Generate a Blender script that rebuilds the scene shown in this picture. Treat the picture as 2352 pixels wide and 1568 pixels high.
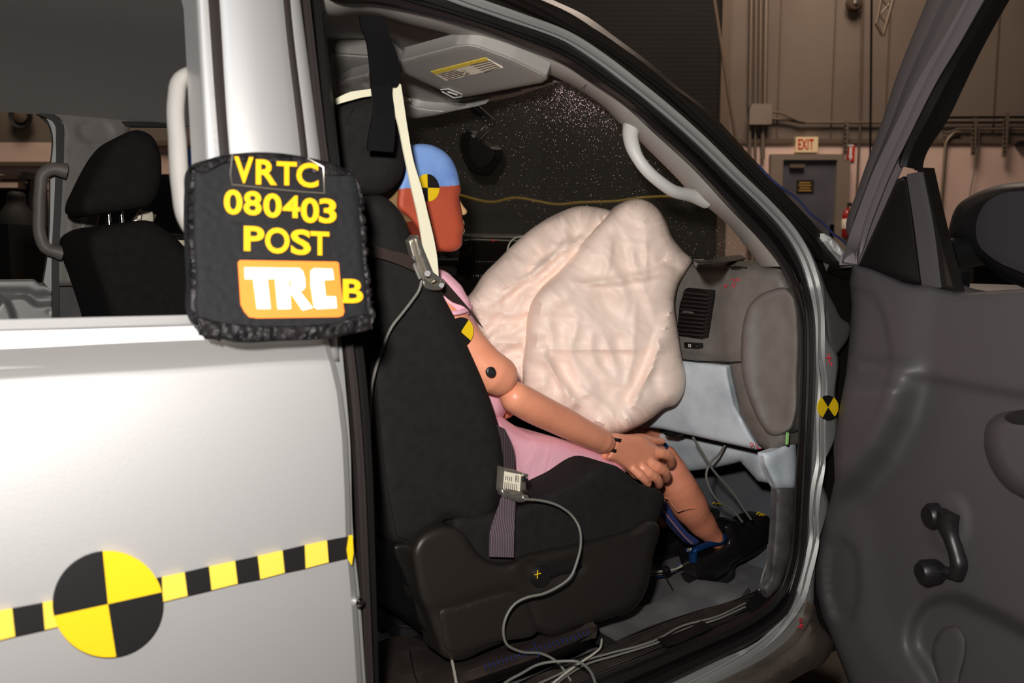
import bpy, bmesh, math, random
import numpy as np
from mathutils import Vector, Matrix, noise
from mathutils.geometry import delaunay_2d_cdt

for o in list(bpy.data.objects): bpy.data.objects.remove(o)
SC = bpy.context.scene
COL = SC.collection
random.seed(4)

# ---------------------------------------------------------------- camera, world, light, exposure
F_PX = 1950.0
YAW = math.radians(54)
PITCH = -math.atan((784-575)/F_PX)
CAM = Vector((0, 0, 1.35))
V2 = Vector((math.cos(YAW), math.sin(YAW), 0))
RT = Vector((math.sin(YAW), -math.cos(YAW), 0))
FW = V2*math.cos(PITCH) + Vector((0, 0, math.sin(PITCH)))
UP = RT.cross(FW)
cd = bpy.data.cameras.new('camera'); cam = bpy.data.objects.new('camera', cd); COL.objects.link(cam)
cd.sensor_width = 36; cd.lens = F_PX/2352*36; cd.clip_start = 0.02; cd.clip_end = 100
m = Matrix((RT, UP, -FW)).transposed().to_4x4(); m.translation = CAM; cam.matrix_world = m
cd.dof.use_dof = True; cd.dof.focus_distance = 1.85; cd.dof.aperture_fstop = 5.6
SC.camera = cam
SC.view_settings.view_transform = 'Standard'; SC.view_settings.look = 'None'
SC.view_settings.gamma = 1; SC.view_settings.use_curve_mapping = False
SC.view_settings.exposure = 0.0
w = bpy.data.worlds.new('hall_air'); SC.world = w; w.use_nodes = True
w.node_tree.nodes['Background'].inputs[0].default_value = (1, .86, .74, 1)
w.node_tree.nodes['Background'].inputs[1].default_value = 0.02

def area_light(name, loc, aim, size, energy, color):
    l = bpy.data.lights.new(name, 'AREA'); l.shape = 'DISK' if size < .3 else 'SQUARE'; l.size = size
    l.energy = energy; l.color = color
    o = bpy.data.objects.new(name, l); COL.objects.link(o); o.location = loc
    o.rotation_euler = (Vector(aim)-Vector(loc)).to_track_quat('-Z', 'Y').to_euler()
    return o
FLASH = CAM + UP*0.15 - RT*0.07
area_light('camera_flash', FLASH, FLASH+FW*2, 0.06, 25.5, (1, .96, .93))
area_light('hall_lamp', V2*8.5+RT*3+Vector((0, 0, 7.5)), V2*11.5+RT*3.5+Vector((0, 0, 1.5)), 2.5, 300, (1, .8, .66))
area_light('hall_lamp', V2*8.5-RT*5+Vector((0, 0, 7.5)), V2*11.5-RT*5+Vector((0, 0, 1)), 2.5, 170, (1, .82, .64))
area_light('hall_lamp', V2*-2.5+RT*-1.5+Vector((0, 0, 5.5)), (0, 1, 1), 1.6, 40, (.8, .9, 1))

# ---------------------------------------------------------------- planes
def ray(px, py): return FW + RT*((px-1176)/F_PX) + UP*((784-py)/F_PX)
def YP(y0): return lambda px, py, off=0: CAM + (d := ray(px, py))*((y0-off)/d.y)
def XP(x0): return lambda px, py, off=0: CAM + (d := ray(px, py))*((x0-off)/d.x)
def ZP(z0): return lambda px, py, off=0: CAM + (d := ray(px, py))*((z0-1.35+off)/d.z)
def GP(p, n):
    p = Vector(p); n = Vector(n).normalized()
    def f(px, py, off=0):
        d = ray(px, py); return CAM + d*(((p+n*off)-CAM).dot(n)/d.dot(n))
    return f
def VPL(dep): return GP(V2*dep+Vector((0, 0, 1.35)), -V2)
def sidebase(z): return 0.95 + max(0, z-1.28)*0.28
def SD(o0=0):
    def f(px, py, off=0):
        d = ray(px, py); y = 0.95
        for _ in range(12):
            P = CAM + d*((y+o0-off)/d.y); y = sidebase(P.z)
        return P
    return f
PHI = math.radians(65)
HINGE = Vector((1.5, 0.95, 0)); DN = Vector((-math.sin(PHI), math.cos(PHI), 0)); DD = Vector((-math.cos(PHI), -math.sin(PHI), 0))
def DP(o0=0): return GP(HINGE - DN*o0, DN)

# ---------------------------------------------------------------- materials
def lin(c):
    c = c/255.0
    return c/12.92 if c <= .04045 else ((c+.055)/1.055)**2.4
def mat(name, rgb, rough=.6, metal=0, bump=None, var=None, spec=.5, sheen=0, coat=0, alpha=None, trans=0, emit=None, coarse=None):
    m = bpy.data.materials.new(name); m.use_nodes = True; nt = m.node_tree; b = nt.nodes['Principled BSDF']
    c = tuple(lin(v) for v in rgb)+(1,)
    b.inputs['Base Color'].default_value = c
    b.inputs['Roughness'].default_value = rough; b.inputs['Metallic'].default_value = metal
    b.inputs['Specular IOR Level'].default_value = spec
    if sheen: b.inputs['Sheen Weight'].default_value = sheen
    if coat: b.inputs['Coat Weight'].default_value = coat; b.inputs['Coat Roughness'].default_value = .08
    if trans: b.inputs['Transmission Weight'].default_value = trans
    if emit: b.inputs['Emission Color'].default_value = c; b.inputs['Emission Strength'].default_value = emit
    tc = nt.nodes.new('ShaderNodeTexCoord')
    if var:  # (scale, rgb2, lo, hi)
        n = nt.nodes.new('ShaderNodeTexNoise'); n.inputs['Scale'].default_value = var[0]; n.inputs['Detail'].default_value = 6
        r = nt.nodes.new('ShaderNodeValToRGB'); r.color_ramp.elements[0].position = var[2]; r.color_ramp.elements[1].position = var[3]
        r.color_ramp.elements[0].color = c; r.color_ramp.elements[1].color = tuple(lin(v) for v in var[1])+(1,)
        nt.links.new(tc.outputs['Object'], n.inputs['Vector']); nt.links.new(n.outputs[0], r.inputs[0]); nt.links.new(r.outputs[0], b.inputs['Base Color'])
    if bump:  # (scale, strength, dist)
        n = nt.nodes.new('ShaderNodeTexNoise'); n.inputs['Scale'].default_value = bump[0]; n.inputs['Detail'].default_value = 4
        bp = nt.nodes.new('ShaderNodeBump'); bp.inputs['Strength'].default_value = bump[1]; bp.inputs['Distance'].default_value = bump[2]
        nt.links.new(tc.outputs['Object'], n.inputs['Vector']); nt.links.new(n.outputs[0], bp.inputs['Height']); nt.links.new(bp.outputs[0], b.inputs['Normal'])
        if coarse:
            n2 = nt.nodes.new('ShaderNodeTexNoise'); n2.inputs['Scale'].default_value = coarse[0]; n2.inputs['Detail'].default_value = 5
            n2.inputs['Distortion'].default_value = 1.2
            b2 = nt.nodes.new('ShaderNodeBump'); b2.inputs['Strength'].default_value = coarse[1]; b2.inputs['Distance'].default_value = coarse[2]
            nt.links.new(tc.outputs['Object'], n2.inputs['Vector']); nt.links.new(n2.outputs[0], b2.inputs['Height']); nt.links.new(b2.outputs[0], bp.inputs['Normal'])
    return m
def stripes(name, c1, c2, scale, axis='Z', rough=.7, bump=.6):
    m = mat(name, c1, rough); nt = m.node_tree; b = nt.nodes['Principled BSDF']
    tc = nt.nodes.new('ShaderNodeTexCoord'); wv = nt.nodes.new('ShaderNodeTexWave'); wv.bands_direction = axis
    wv.inputs['Scale'].default_value = scale; wv.inputs['Distortion'].default_value = 0
    r = nt.nodes.new('ShaderNodeValToRGB'); r.color_ramp.elements[0].color = tuple(lin(v) for v in c1)+(1,); r.color_ramp.elements[1].color = tuple(lin(v) for v in c2)+(1,)
    bp = nt.nodes.new('ShaderNodeBump'); bp.inputs['Strength'].default_value = bump; bp.inputs['Distance'].default_value = .01
    nt.links.new(tc.outputs['Object'], wv.inputs[0]); nt.links.new(wv.outputs[1], r.inputs[0]); nt.links.new(r.outputs[0], b.inputs['Base Color'])
    nt.links.new(wv.outputs[1], bp.inputs['Height']); nt.links.new(bp.outputs[0], b.inputs['Normal'])
    return m

M = {}
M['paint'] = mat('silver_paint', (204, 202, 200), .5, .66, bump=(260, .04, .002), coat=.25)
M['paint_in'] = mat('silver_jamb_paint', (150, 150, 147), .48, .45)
M['paint_low'] = mat('dusty_rocker_paint', (120, 108, 98), .45, .6, var=(9, (85, 74, 66), .4, .7))
M['rubber'] = mat('black_rubber', (20, 18, 17), .45, bump=(400, .15, .001), spec=.4)
M['rubber_gloss'] = mat('glossy_black_moulding', (24, 20, 17), .32, spec=.4)
M['seal'] = mat('brown_black_seal', (40, 34, 32), .5)
M['trim'] = mat('grey_trim_plastic', (150, 146, 140), .55, bump=(900, .12, .0006))
M['trim_l'] = mat('light_grey_plastic', (196, 194, 188), .5, bump=(900, .1, .0006))
M['liner'] = mat('headliner_felt', (158, 154, 150), .9, bump=(700, .3, .001))
M['dash'] = mat('dash_grey_plastic', (118, 112, 106), .5, bump=(700, .25, .0008), var=(30, (108, 102, 96), .4, .7))
M['dash_lit'] = mat('lit_lower_dash_plastic', (205, 212, 216), .42, bump=(700, .35, .0008), var=(14, (178, 188, 195), .45, .7))  # pale cool colour stands in for the glow of light on these panels
M['doorpl'] = mat('door_grey_plastic', (76, 72, 73), .55, bump=(600, .3, .0008))
M['doorpl2'] = mat('door_insert_plastic', (70, 68, 70), .5, bump=(600, .3, .0008))
M['frame'] = mat('door_frame_grey', (110, 103, 103), .45, .2)
M['black'] = mat('black_plastic', (26, 25, 25), .4, bump=(500, .2, .0006))
M['cover'] = mat('seat_side_plastic', (40, 35, 31), .42, bump=(800, .3, .0008))
M['fabric'] = mat('black_seat_cloth', (34, 32, 31), .95, bump=(900, .5, .001), var=(60, (29, 27, 26), .4, .7), spec=.2)
M['velvet'] = mat('black_hook_tape', (12, 11, 12), .5, bump=(300, .2, .001), spec=.3)
M['yellow'] = mat('yellow_marking', (235, 195, 20), .5)
M['yellow_l'] = mat('yellow_letter_vinyl', (225, 172, 12), .5)
M['yellow2'] = mat('pale_yellow_marking', (235, 205, 75), .5)
M['markblack'] = mat('black_marking', (22, 20, 20), .5)
M['orange'] = mat('orange_label', (245, 130, 45), .5)
M['white'] = mat('white_print', (250, 246, 242), .5)
M['foam'] = mat('black_foam', (9, 9, 13), .85, bump=(300, .25, .001))
M['foamedge'] = mat('frayed_tape_edge', (30, 27, 27), .5, bump=(160, .7, .003), var=(60, (12, 11, 12), .45, .6), spec=.3)
M['gum'] = mat('clear_label_film', (60, 50, 25), .2)
M['bag'] = mat('airbag_nylon', (252, 228, 212), .5, bump=(60, .12, .003), coarse=(9, .25, .012), spec=.4)
M['pink'] = mat('pink_jersey', (244, 182, 196), .9, bump=(500, .3, .001), coarse=(12, .35, .01))
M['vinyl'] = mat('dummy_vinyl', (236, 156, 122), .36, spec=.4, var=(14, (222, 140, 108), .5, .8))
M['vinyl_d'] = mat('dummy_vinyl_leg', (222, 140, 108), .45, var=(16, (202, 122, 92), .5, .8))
M['red'] = mat('red_painted_face', (186, 80, 52), .6, var=(12, (160, 66, 46), .5, .8))
M['blue'] = mat('blue_painted_cap', (128, 165, 225), .6, var=(22, (108, 142, 205), .45, .7), bump=(90, .2, .002))
M['beige'] = mat('beige_vinyl_skin', (226, 180, 125), .5)
M['steel'] = mat('bright_steel', (200, 196, 186), .28, .9, bump=(150, .1, .001))
M['alu'] = mat('dull_aluminium', (178, 170, 155), .4, .8)
M['darksteel'] = mat('dark_steel', (60, 58, 58), .4, .7)
M['chrome'] = mat('chrome', (235, 235, 235), .1, 1)
M['bluemetal'] = mat('blue_anodised_metal', (30, 70, 125), .3, .6)
M['bluecloth'] = mat('blue_zip_cloth', (38, 55, 110), .85, bump=(300, .5, .002))
M['strap'] = mat('ivory_webbing', (226, 220, 192), .65, bump=(500, .4, .001))
M['belt_d'] = mat('brown_black_belt_webbing', (50, 38, 34), .5, bump=(600, .3, .001))
M['wire_n'] = mat('navy_cable_sheath', (48, 52, 88), .4)
M['belt'] = stripes('dark_seat_belt_webbing', (58, 46, 48), (74, 62, 66), 60, 'X', .45, .2)
M['belt_l'] = stripes('lap_belt_webbing', (112, 98, 106), (86, 74, 80), 62, 'X', .35, .25)  # webbing sheen painted in as a lighter purple grey
M['label'] = mat('cream_paper_label', (238, 228, 205), .6)
M['wire_g'] = mat('grey_cable_sheath', (112, 110, 104), .5)
M['wire_w'] = mat('white_cable_sheath', (185, 180, 165), .5)
M['wire_b'] = mat('blue_cable_sheath', (40, 80, 170), .4)
M['carpet'] = mat('dusty_floor_carpet', (94, 92, 93), .95, bump=(260, .6, .002), var=(9, (120, 116, 114), .45, .75))
M['mat'] = mat('dark_toe_board', (88, 90, 95), .85, bump=(120, .4, .002), var=(14, (86, 88, 92), .5, .75))
M['kick_dark'] = mat('dark_kick_panel', (88, 84, 84), .6, bump=(400, .4, .001), var=(18, (58, 54, 54), .4, .65))  # darker mottled plastic for the lower kick panel
M['sill'] = stripes('ridged_sill_plastic', (30, 27, 26), (52, 47, 44), 26, 'Y', .5, .8)
M['sillblack'] = mat('black_sill_plastic', (46, 38, 34), .5, var=(20, (62, 54, 50), .5, .75), bump=(500, .2, .001))
M['shoe'] = mat('black_shoe_leather', (27, 25, 25), .28, coat=.2, bump=(60, .15, .002))
M['sole'] = mat('black_shoe_sole', (24, 22, 21), .6)
M['bluepen'] = mat('blue_pen_ink', (15, 50, 140), .6)
M['redpen'] = mat('red_pen_ink', (225, 35, 60), .6)
M['greenpen'] = mat('green_tape', (140, 190, 110), .6)
M['wall'] = mat('beige_hall_wall', (118, 106, 95), .8, var=(.7, (104, 92, 82), .4, .7))
M['wall_l'] = mat('pale_lower_wall', (228, 198, 184), .75, var=(1.5, (208, 178, 164), .4, .75))
M['wallpanel'] = mat('wall_seam', (95, 80, 66), .8)
M['roll'] = stripes('brown_rollup_slats', (10, 7, 6), (14, 10, 8), 5.2, 'Z', .9, .2)
M['curtain'] = stripes('dark_brown_curtain', (52, 43, 35), (62, 52, 42), 6, 'Z', .8, .3)
M['conduit'] = mat('galvanised_conduit', (125, 112, 98), .45, .4)
M['greybox'] = mat('grey_painted_steel', (130, 118, 105), .6)
M['bluedoor'] = mat('slate_blue_door', (86, 86, 92), .6, var=(2, (74, 74, 80), .4, .7))
M['darksign'] = mat('black_door_notice', (34, 28, 22), .6)
M['tan'] = mat('tan_print', (170, 130, 60), .6)
M['exitw'] = mat('exit_sign_face', (240, 215, 170), .5, emit=.05)
M['redp'] = mat('red_print', (205, 40, 28), .5)
M['redext'] = mat('red_extinguisher_paint', (150, 22, 20), .3)
M['floor'] = mat('concrete_floor', (120, 108, 98), .8, var=(2, (90, 82, 75), .4, .7))
M['ceil'] = mat('dark_hall_ceiling', (60, 52, 46), .9)
M['clutter'] = mat('dark_equipment', (24, 21, 20), .7)
M['clutter2'] = mat('brown_cardboard', (70, 54, 38), .8)
M['mirror'] = mat('dark_mirror_glass', (62, 58, 62), .3)
M['wyel'] = mat('yellow_cord_sheath', (160, 132, 20), .5)
M["speck"] = mat("glass_grit", (255, 225, 235), .3)
g = bpy.data.materials.new('windshield_glass'); g.use_nodes = True; nt = g.node_tree; nt.nodes.clear()
out = nt.nodes.new('ShaderNodeOutputMaterial'); tr = nt.nodes.new('ShaderNodeBsdfTransparent'); gl = nt.nodes.new('ShaderNodeBsdfGlossy')
mx = nt.nodes.new('ShaderNodeMixShader'); fr = nt.nodes.new('ShaderNodeValue'); fr.outputs[0].default_value = .03
tr.inputs[0].default_value = (.8, .82, .8, 1); gl.inputs['Roughness'].default_value = .02
df = nt.nodes.new('ShaderNodeBsdfDiffuse'); df.inputs[0].default_value = (.62, .55, .48, 1); m2 = nt.nodes.new('ShaderNodeMixShader'); m2.inputs[0].default_value = .07
nt.links.new(tr.outputs[0], m2.inputs[1]); nt.links.new(df.outputs[0], m2.inputs[2])
nt.links.new(fr.outputs[0], mx.inputs[0]); nt.links.new(m2.outputs[0], mx.inputs[1]); nt.links.new(gl.outputs[0], mx.inputs[2]); nt.links.new(mx.outputs[0], out.inputs[0])
M['glass'] = g

# ---------------------------------------------------------------- object helpers
def props(o, label=None, cat=None, group=None, kind=None):
    if label: o['label'] = label
    if cat: o['category'] = cat
    if group: o['group'] = group
    if kind: o['kind'] = kind
    return o
def T(name, label, cat, loc=(0, 0, 0), group=None):
    o = bpy.data.objects.new(name, None); COL.objects.link(o); o.location = loc; o.empty_display_size = .05
    return props(o, label, cat, group)
def mk(name, verts, faces, mats, parent=None, smooth=40, fm=None, recalc=True):
    me = bpy.data.meshes.new(name)
    me.from_pydata([tuple(v) for v in verts], [], [tuple(f) for f in faces])
    for k in (mats if isinstance(mats, (list, tuple)) else [mats]): me.materials.append(M[k] if isinstance(k, str) else k)
    if fm: 
        for p, i in zip(me.polygons, fm): p.material_index = i
    if recalc:
        bm = bmesh.new(); bm.from_mesh(me); bmesh.ops.recalc_face_normals(bm, faces=bm.faces); bm.to_mesh(me); bm.free()
    if smooth:
        for p in me.polygons: p.use_smooth = True
        me.set_sharp_from_angle(angle=math.radians(smooth))
    me.validate(); me.update()
    o = bpy.data.objects.new(name, me); COL.objects.link(o)
    if parent:
        o.parent = parent; 
        pm = Matrix.Translation(parent_origin(parent)); o.matrix_parent_inverse = pm.inverted()
    return o
def parent_origin(p):
    return Vector(p.location) if p.type == 'EMPTY' else Vector((0, 0, 0))
def cr(pts, closed=False, step=8, sm=True):
    pts = [Vector(p) for p in pts]; n = len(pts); out = []
    rng = range(n if closed else n-1)
    for i in rng:
        p1, p2 = pts[i], pts[(i+1) % n]
        if closed: p0, p3 = pts[i-1], pts[(i+2) % n]
        else: p0 = pts[i-1] if i else p1*2-p2; p3 = pts[i+2] if i+2 < n else p2*2-p1
        L = (p2-p1).length; k = max(1, int(math.ceil(L/step)))
        for j in range(k):
            t = j/k
            if sm:
                # non-uniform tangents
                d0 = max((p1-p0).length, 1e-6); d1 = max(L, 1e-6); d2 = max((p3-p2).length, 1e-6)
                m1 = ((p2-p1)/d1*d0+(p1-p0)/d0*d1)/(d0+d1)*d1; m2 = ((p3-p2)/d2*d1+(p2-p1)/d1*d2)/(d1+d2)*d1
                t2, t3 = t*t, t*t*t
                out.append(p1*(2*t3-3*t2+1)+m1*(t3-2*t2+t)+p2*(-2*t3+3*t2)+m2*(t3-t2))
            else: out.append(p1.lerp(p2, t))
    if not closed: out.append(pts[-1])
    return out
def resamp(pts, n):
    pts = [Vector(p) for p in pts]; d = [0]
    for a, b in zip(pts, pts[1:]): d.append(d[-1]+(b-a).length)
    out = []; j = 0
    for i in range(n):
        s = d[-1]*i/(n-1)
        while j < len(pts)-2 and d[j+1] < s: j += 1
        L = d[j+1]-d[j]; out.append(pts[j].lerp(pts[j+1], (s-d[j])/L if L > 1e-9 else 0))
    return out
def segdist(P, poly, closed=True):
    """distance of Nx2 points to polyline, plus the sign side for open lines"""
    A = np.array([(p[0], p[1]) for p in poly], float)
    B = np.roll(A, -1, 0) if closed else A[1:]
    if not closed: A = A[:-1]
    best = np.full(len(P), 1e9); side = np.zeros(len(P))
    for a, b in zip(A, B):
        ab = b-a; L = ab@ab
        if L < 1e-12: continue
        t = np.clip(((P-a)@ab)/L, 0, 1); q = a+t[:, None]*ab; d = np.hypot(*(P-q).T)
        s = ab[0]*(P[:, 1]-a[1])-ab[1]*(P[:, 0]-a[0])
        m_ = d < best; best[m_] = d[m_]; side[m_] = np.sign(s[m_])
    return best, side
def inside(P, poly):
    x, y = P[:, 0], P[:, 1]; r = np.zeros(len(P), bool); n = len(poly)
    for i in range(n):
        x1, y1 = poly[i][0], poly[i][1]; x2, y2 = poly[(i+1) % n][0], poly[(i+1) % n][1]
        c = ((y1 > y) != (y2 > y)) & (x < (x2-x1)*(y-y1)/((y2-y1) if y2 != y1 else 1e-9)+x1)
        r ^= c
    return r
# relief features: each returns heights (metres) for Nx2 pixel points
def ridge(poly, a, wd): return lambda P: a*np.exp(-(segdist(P, poly, False)[0]/wd)**1.3)
def step_(poly, a, wd, far=200):
    def f(P):
        d, s = segdist(P, poly, False); sd = d*s
        return a/(1+np.exp(-np.clip(sd/wd, -30, 30)))*np.exp(-np.maximum(sd, 0)/far)
    return f
def pad(poly, a, wd, sm=True):
    pl = [(p[0], p[1]) for p in cr([(x, y, 0) for x, y in poly], True, 10, sm)]
    def f(P):
        d, _ = segdist(P, pl, True); sd = np.where(inside(P, pl), d, -d)
        t = np.clip(sd/wd*.5+.5, 0, 1); return a*t*t*(3-2*t)
    return f
def fold(a, sc, seed=0, ang=0):
    ca, sa = math.cos(ang), math.sin(ang)
    return lambda P: np.array([a*(1-2.2*abs(noise.noise(Vector(((x*ca+y*sa)/sc, (-x*sa+y*ca)/(sc*.45), seed))))) for x, y in P])
def wob(a, sc, seed=0):
    return lambda P: np.array([a*noise.noise(Vector((x/sc, y/sc, seed))) for x, y in P])

def tri2d(outline, step, sm, ins=()):
    loop = [(p.x, p.y) for p in cr([(x, y, 0) for x, y in outline], True, step, sm)]
    L = np.array(loop); nx_ = np.roll(L, -1, 0); pv = np.roll(L, 1, 0); tg = nx_-pv; tg /= np.maximum(np.hypot(*tg.T), 1e-6)[:, None]
    nr = np.stack([-tg[:, 1], tg[:, 0]], 1); area = np.sum(L[:, 0]*nx_[:, 1]-nx_[:, 0]*L[:, 1])
    if area < 0: nr = -nr
    rings = []
    for dd in ins:
        q = L+nr*dd; ok = inside(q, loop); q = q[ok]
        if len(q): q = q[segdist(q, loop)[0] > dd*.93]
        keep = []
        for p_ in q:
            if not keep or np.hypot(*(p_-keep[-1])) > min(step, dd*2)*.45: keep.append(p_)
        rings += keep
    gmin = (ins[-1]+step*.5) if ins else step*.55
    xs = [p[0] for p in loop]; ys = [p[1] for p in loop]
    gx = np.arange(min(xs)+step*.5, max(xs), step); gy = np.arange(min(ys)+step*.5, max(ys), step*.87)
    G = np.array([(x+(step*.5 if j % 2 else 0), y) for j, y in enumerate(gy) for x in gx]) if len(gx) and len(gy) else np.zeros((0, 2))
    if len(G):
        G = G[inside(G, loop)]
        if len(G): G = G[segdist(G, loop)[0] > gmin]
    pts = [Vector(p) for p in loop]+[Vector(p) for p in rings]+[Vector(p) for p in G]
    n = len(loop); ed = [(i, (i+1) % n) for i in range(n)]
    v, e, f, ov, oe, of = delaunay_2d_cdt(pts, ed, [], 1, 1e-4)
    P = np.array([(p.x, p.y) for p in v]); idx = {}
    # boundary edges
    cnt = {}
    for t in f:
        for i in range(len(t)):
            a, b = t[i], t[(i+1) % len(t)]; cnt.setdefault((min(a, b), max(a, b)), []).append((a, b))
    be = [q[0] for q in cnt.values() if len(q) == 1]
    return P, [tuple(t) for t in f], be, loop
def slab(name, outline, plane, mat_, parent=None, back=(0, .05, 0), R=0.0, wd=15, feats=(), step=10, sm=True, smooth=45, colour=None, backR=False, prof=.5, relax=0):
    P, f, be, loop = tri2d(outline, step, sm, (wd*.07, wd*.25, wd*.55, wd) if R >= .004 else ())
    d = segdist(P, loop)[0]
    q = np.clip(d/wd, 0, 1); h0 = R*np.power(np.clip(1-(1-q)**2, 0, 1), prof); h = h0.copy()
    for ft in feats: h = h+ft(P)*np.clip(d/4, 0, 1)
    back = Vector(back)
    V = [plane(x, y, hh) for (x, y), hh in zip(P, h)]; n = len(V)
    if backR:   # symmetric: back surface mirrors the bulge along the back vector
        bn = back.normalized()
        V += [plane(x, y, 0)+back+bn*float(hh) for (x, y), hh in zip(P, h0)]
    else: V += [plane(x, y, 0)+back for x, y in P]
    F = list(f)+[tuple(reversed([i+n for i in t])) for t in f]+[(b, a, a+n, b+n) for a, b in be]
    fm = None
    if colour: fm = [colour(P[list(t)].mean(0), 0) for t in f]+[colour(P[list(t)].mean(0), 1) for t in f]+[colour(P[[a, b]].mean(0), 2) for a, b in be]
    o = mk(name, V, F, mat_, parent, smooth, fm)
    if relax:
        bm = bmesh.new(); bm.from_mesh(o.data); bm.verts.ensure_lookup_table(); bset = {i for e in be for i in e}
        vs = [v for v in bm.verts if v.index < n and v.index not in bset]
        for _ in range(relax): bmesh.ops.smooth_vert(bm, verts=vs, factor=.5, use_axis_x=True, use_axis_y=True, use_axis_z=True)
        bm.to_mesh(o.data); bm.free()
    return o
def ppath(pts, plane, step=12): return [plane(p[0], p[1], p[2] if len(p) > 2 else 0) for p in cr([(q[0], q[1], q[2] if len(q) > 2 else 0) for q in pts], False, step)]
def tube_geo(pts, r, seg=8, caps=True):
    V = []; F = []; n = len(pts); N = None
    rr = r if isinstance(r, (list, tuple)) else [r]*n
    for i, p in enumerate(pts):
        t = (pts[min(i+1, n-1)]-pts[max(i-1, 0)]).normalized()
        if N is None: N = t.orthogonal().normalized()
        N = (N-t*N.dot(t)); N = N.normalized() if N.length > 1e-6 else t.orthogonal().normalized()
        B = t.cross(N)
        for k in range(seg):
            a = 2*math.pi*k/seg; V.append(p+(N*math.cos(a)+B*math.sin(a))*rr[i])
    for i in range(n-1):
        for k in range(seg): F.append((i*seg+k, i*seg+(k+1) % seg, (i+1)*seg+(k+1) % seg, (i+1)*seg+k))
    if caps: F += [tuple(reversed(range(seg))), tuple(range((n-1)*seg, n*seg))]
    return V, F
def tube(name, pts, r, m_, parent=None, seg=8):
    V, F = tube_geo([Vector(p) for p in pts], r, seg); return mk(name, V, F, m_, parent, 50)
def lerp_r(n, rs):
    out = []
    for i in range(n):
        t = i/(n-1)*(len(rs)-1); j = min(int(t), len(rs)-2); k = t-j; k = k*k*(3-2*k); out.append(rs[j]*(1-k)+rs[j+1]*k)
    return out
def loft(name, rows, m_, parent=None, thick=.006, smooth=40, fm=None):
    """rows: lists of 3D points (equal count); solid sheet"""
    n = len(rows[0]); k = len(rows); V = [p for r in rows for p in r]; F = []
    for i in range(k-1):
        for j in range(n-1): F.append((i*n+j, i*n+j+1, (i+1)*n+j+1, (i+1)*n+j))
    # vertex normals
    N = [Vector((0, 0, 0)) for _ in V]
    for f in F:
        nn = (V[f[1]]-V[f[0]]).cross(V[f[3]]-V[f[0]])
        for i in f: N[i] += nn
    c = sum(V, Vector())/len(V); s = 1 if sum(N, Vector()).dot(CAM-c) > 0 else -1
    off = len(V); V = V+[v-n_.normalized()*s*thick for v, n_ in zip(V, N)]
    F2 = F+[tuple(reversed([i+off for i in f])) for f in F]
    rim = [j for j in range(n)]+[i*n+n-1 for i in range(1, k)]+[(k-1)*n+j for j in range(n-2, -1, -1)]+[i*n for i in range(k-2, 0, -1)]
    for a, b in zip(rim, rim[1:]+rim[:1]): F2.append((b, a, a+off, b+off))
    mi = None
    if fm:
        per = n-1; base = [fm[i//per] for i in range(len(F))]; mi = base+base+[fm[0]]*len(rim)
    return mk(name, V, F2, m_, parent, smooth, mi)
def pxrow(pts, plane, n, off=0): 
    return [plane(p.x, p.y, off) for p in resamp(cr([(x, y, 0) for x, y in pts], False, 10), n)]
def box_geo(c, s, rot=None):
    c = Vector(c); V = []
    for x in (-.5, .5):
        for y in (-.5, .5):
            for z in (-.5, .5):
                v = Vector((x*s[0], y*s[1], z*s[2])); 
                if rot is not None: v = rot @ v
                V.append(c+v)
    return V, [(0, 1, 3, 2), (4, 6, 7, 5), (0, 4, 5, 1), (2, 3, 7, 6), (0, 2, 6, 4), (1, 5, 7, 3)]
def box(name, c, s, m_, parent=None, rot=None, bev=0):
    V, F = box_geo(c, s, rot); o = mk(name, V, F, m_, parent, 30)
    if bev:
        bm = bmesh.new(); bm.from_mesh(o.data); bmesh.ops.bevel(bm, geom=bm.edges[:], offset=bev, segments=3, affect='EDGES', profile=.6)
        bm.to_mesh(o.data); bm.free()
        for p in o.data.polygons: p.use_smooth = True
        o.data.set_sharp_from_angle(angle=math.radians(50))
    return o
def join_geo(parts):
    V = []; F = []
    for v, f in parts:
        k = len(V); V += v; F += [tuple(i+k for i in t) for t in f]
    return V, F
def skin(name, chains, m_, parent=None, sub=2, root=0):
    """chains: list of lists of (Vector, radius or (rx,ry)); equal positions are merged"""
    V = []; E = []; R = []
    def vid(p, r):
        for i, q in enumerate(V):
            if (q-p).length < 1e-5: return i
        V.append(Vector(p)); R.append(r if isinstance(r, tuple) else (r, r)); return len(V)-1
    for ch in chains:
        ids = [vid(p, r) for p, r in ch]
        E += [(a, b) for a, b in zip(ids, ids[1:]) if a != b]
    me = bpy.data.meshes.new(name); me.from_pydata([tuple(v) for v in V], E, [])
    o = bpy.data.objects.new(name, me); COL.objects.link(o)
    md = o.modifiers.new('Skin', 'SKIN'); md.use_smooth_shade = True
    for i, sv in enumerate(me.skin_vertices[0].data): sv.radius = R[i]; sv.use_root = (i == root)
    ss = o.modifiers.new('Sub', 'SUBSURF'); ss.levels = sub; ss.render_levels = sub
    dg = bpy.context.evaluated_depsgraph_get(); dg.update()
    nm = bpy.data.meshes.new_from_object(o.evaluated_get(dg)); bpy.data.objects.remove(o)
    nm.materials.clear(); nm.materials.append(M[m_])
    for p in nm.polygons: p.use_smooth = True; p.material_index = 0
    o = bpy.data.objects.new(name, nm); COL.objects.link(o)
    if parent: o.parent = parent; o.matrix_parent_inverse = Matrix.Translation(parent_origin(parent)).inverted()
    return o
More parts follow.
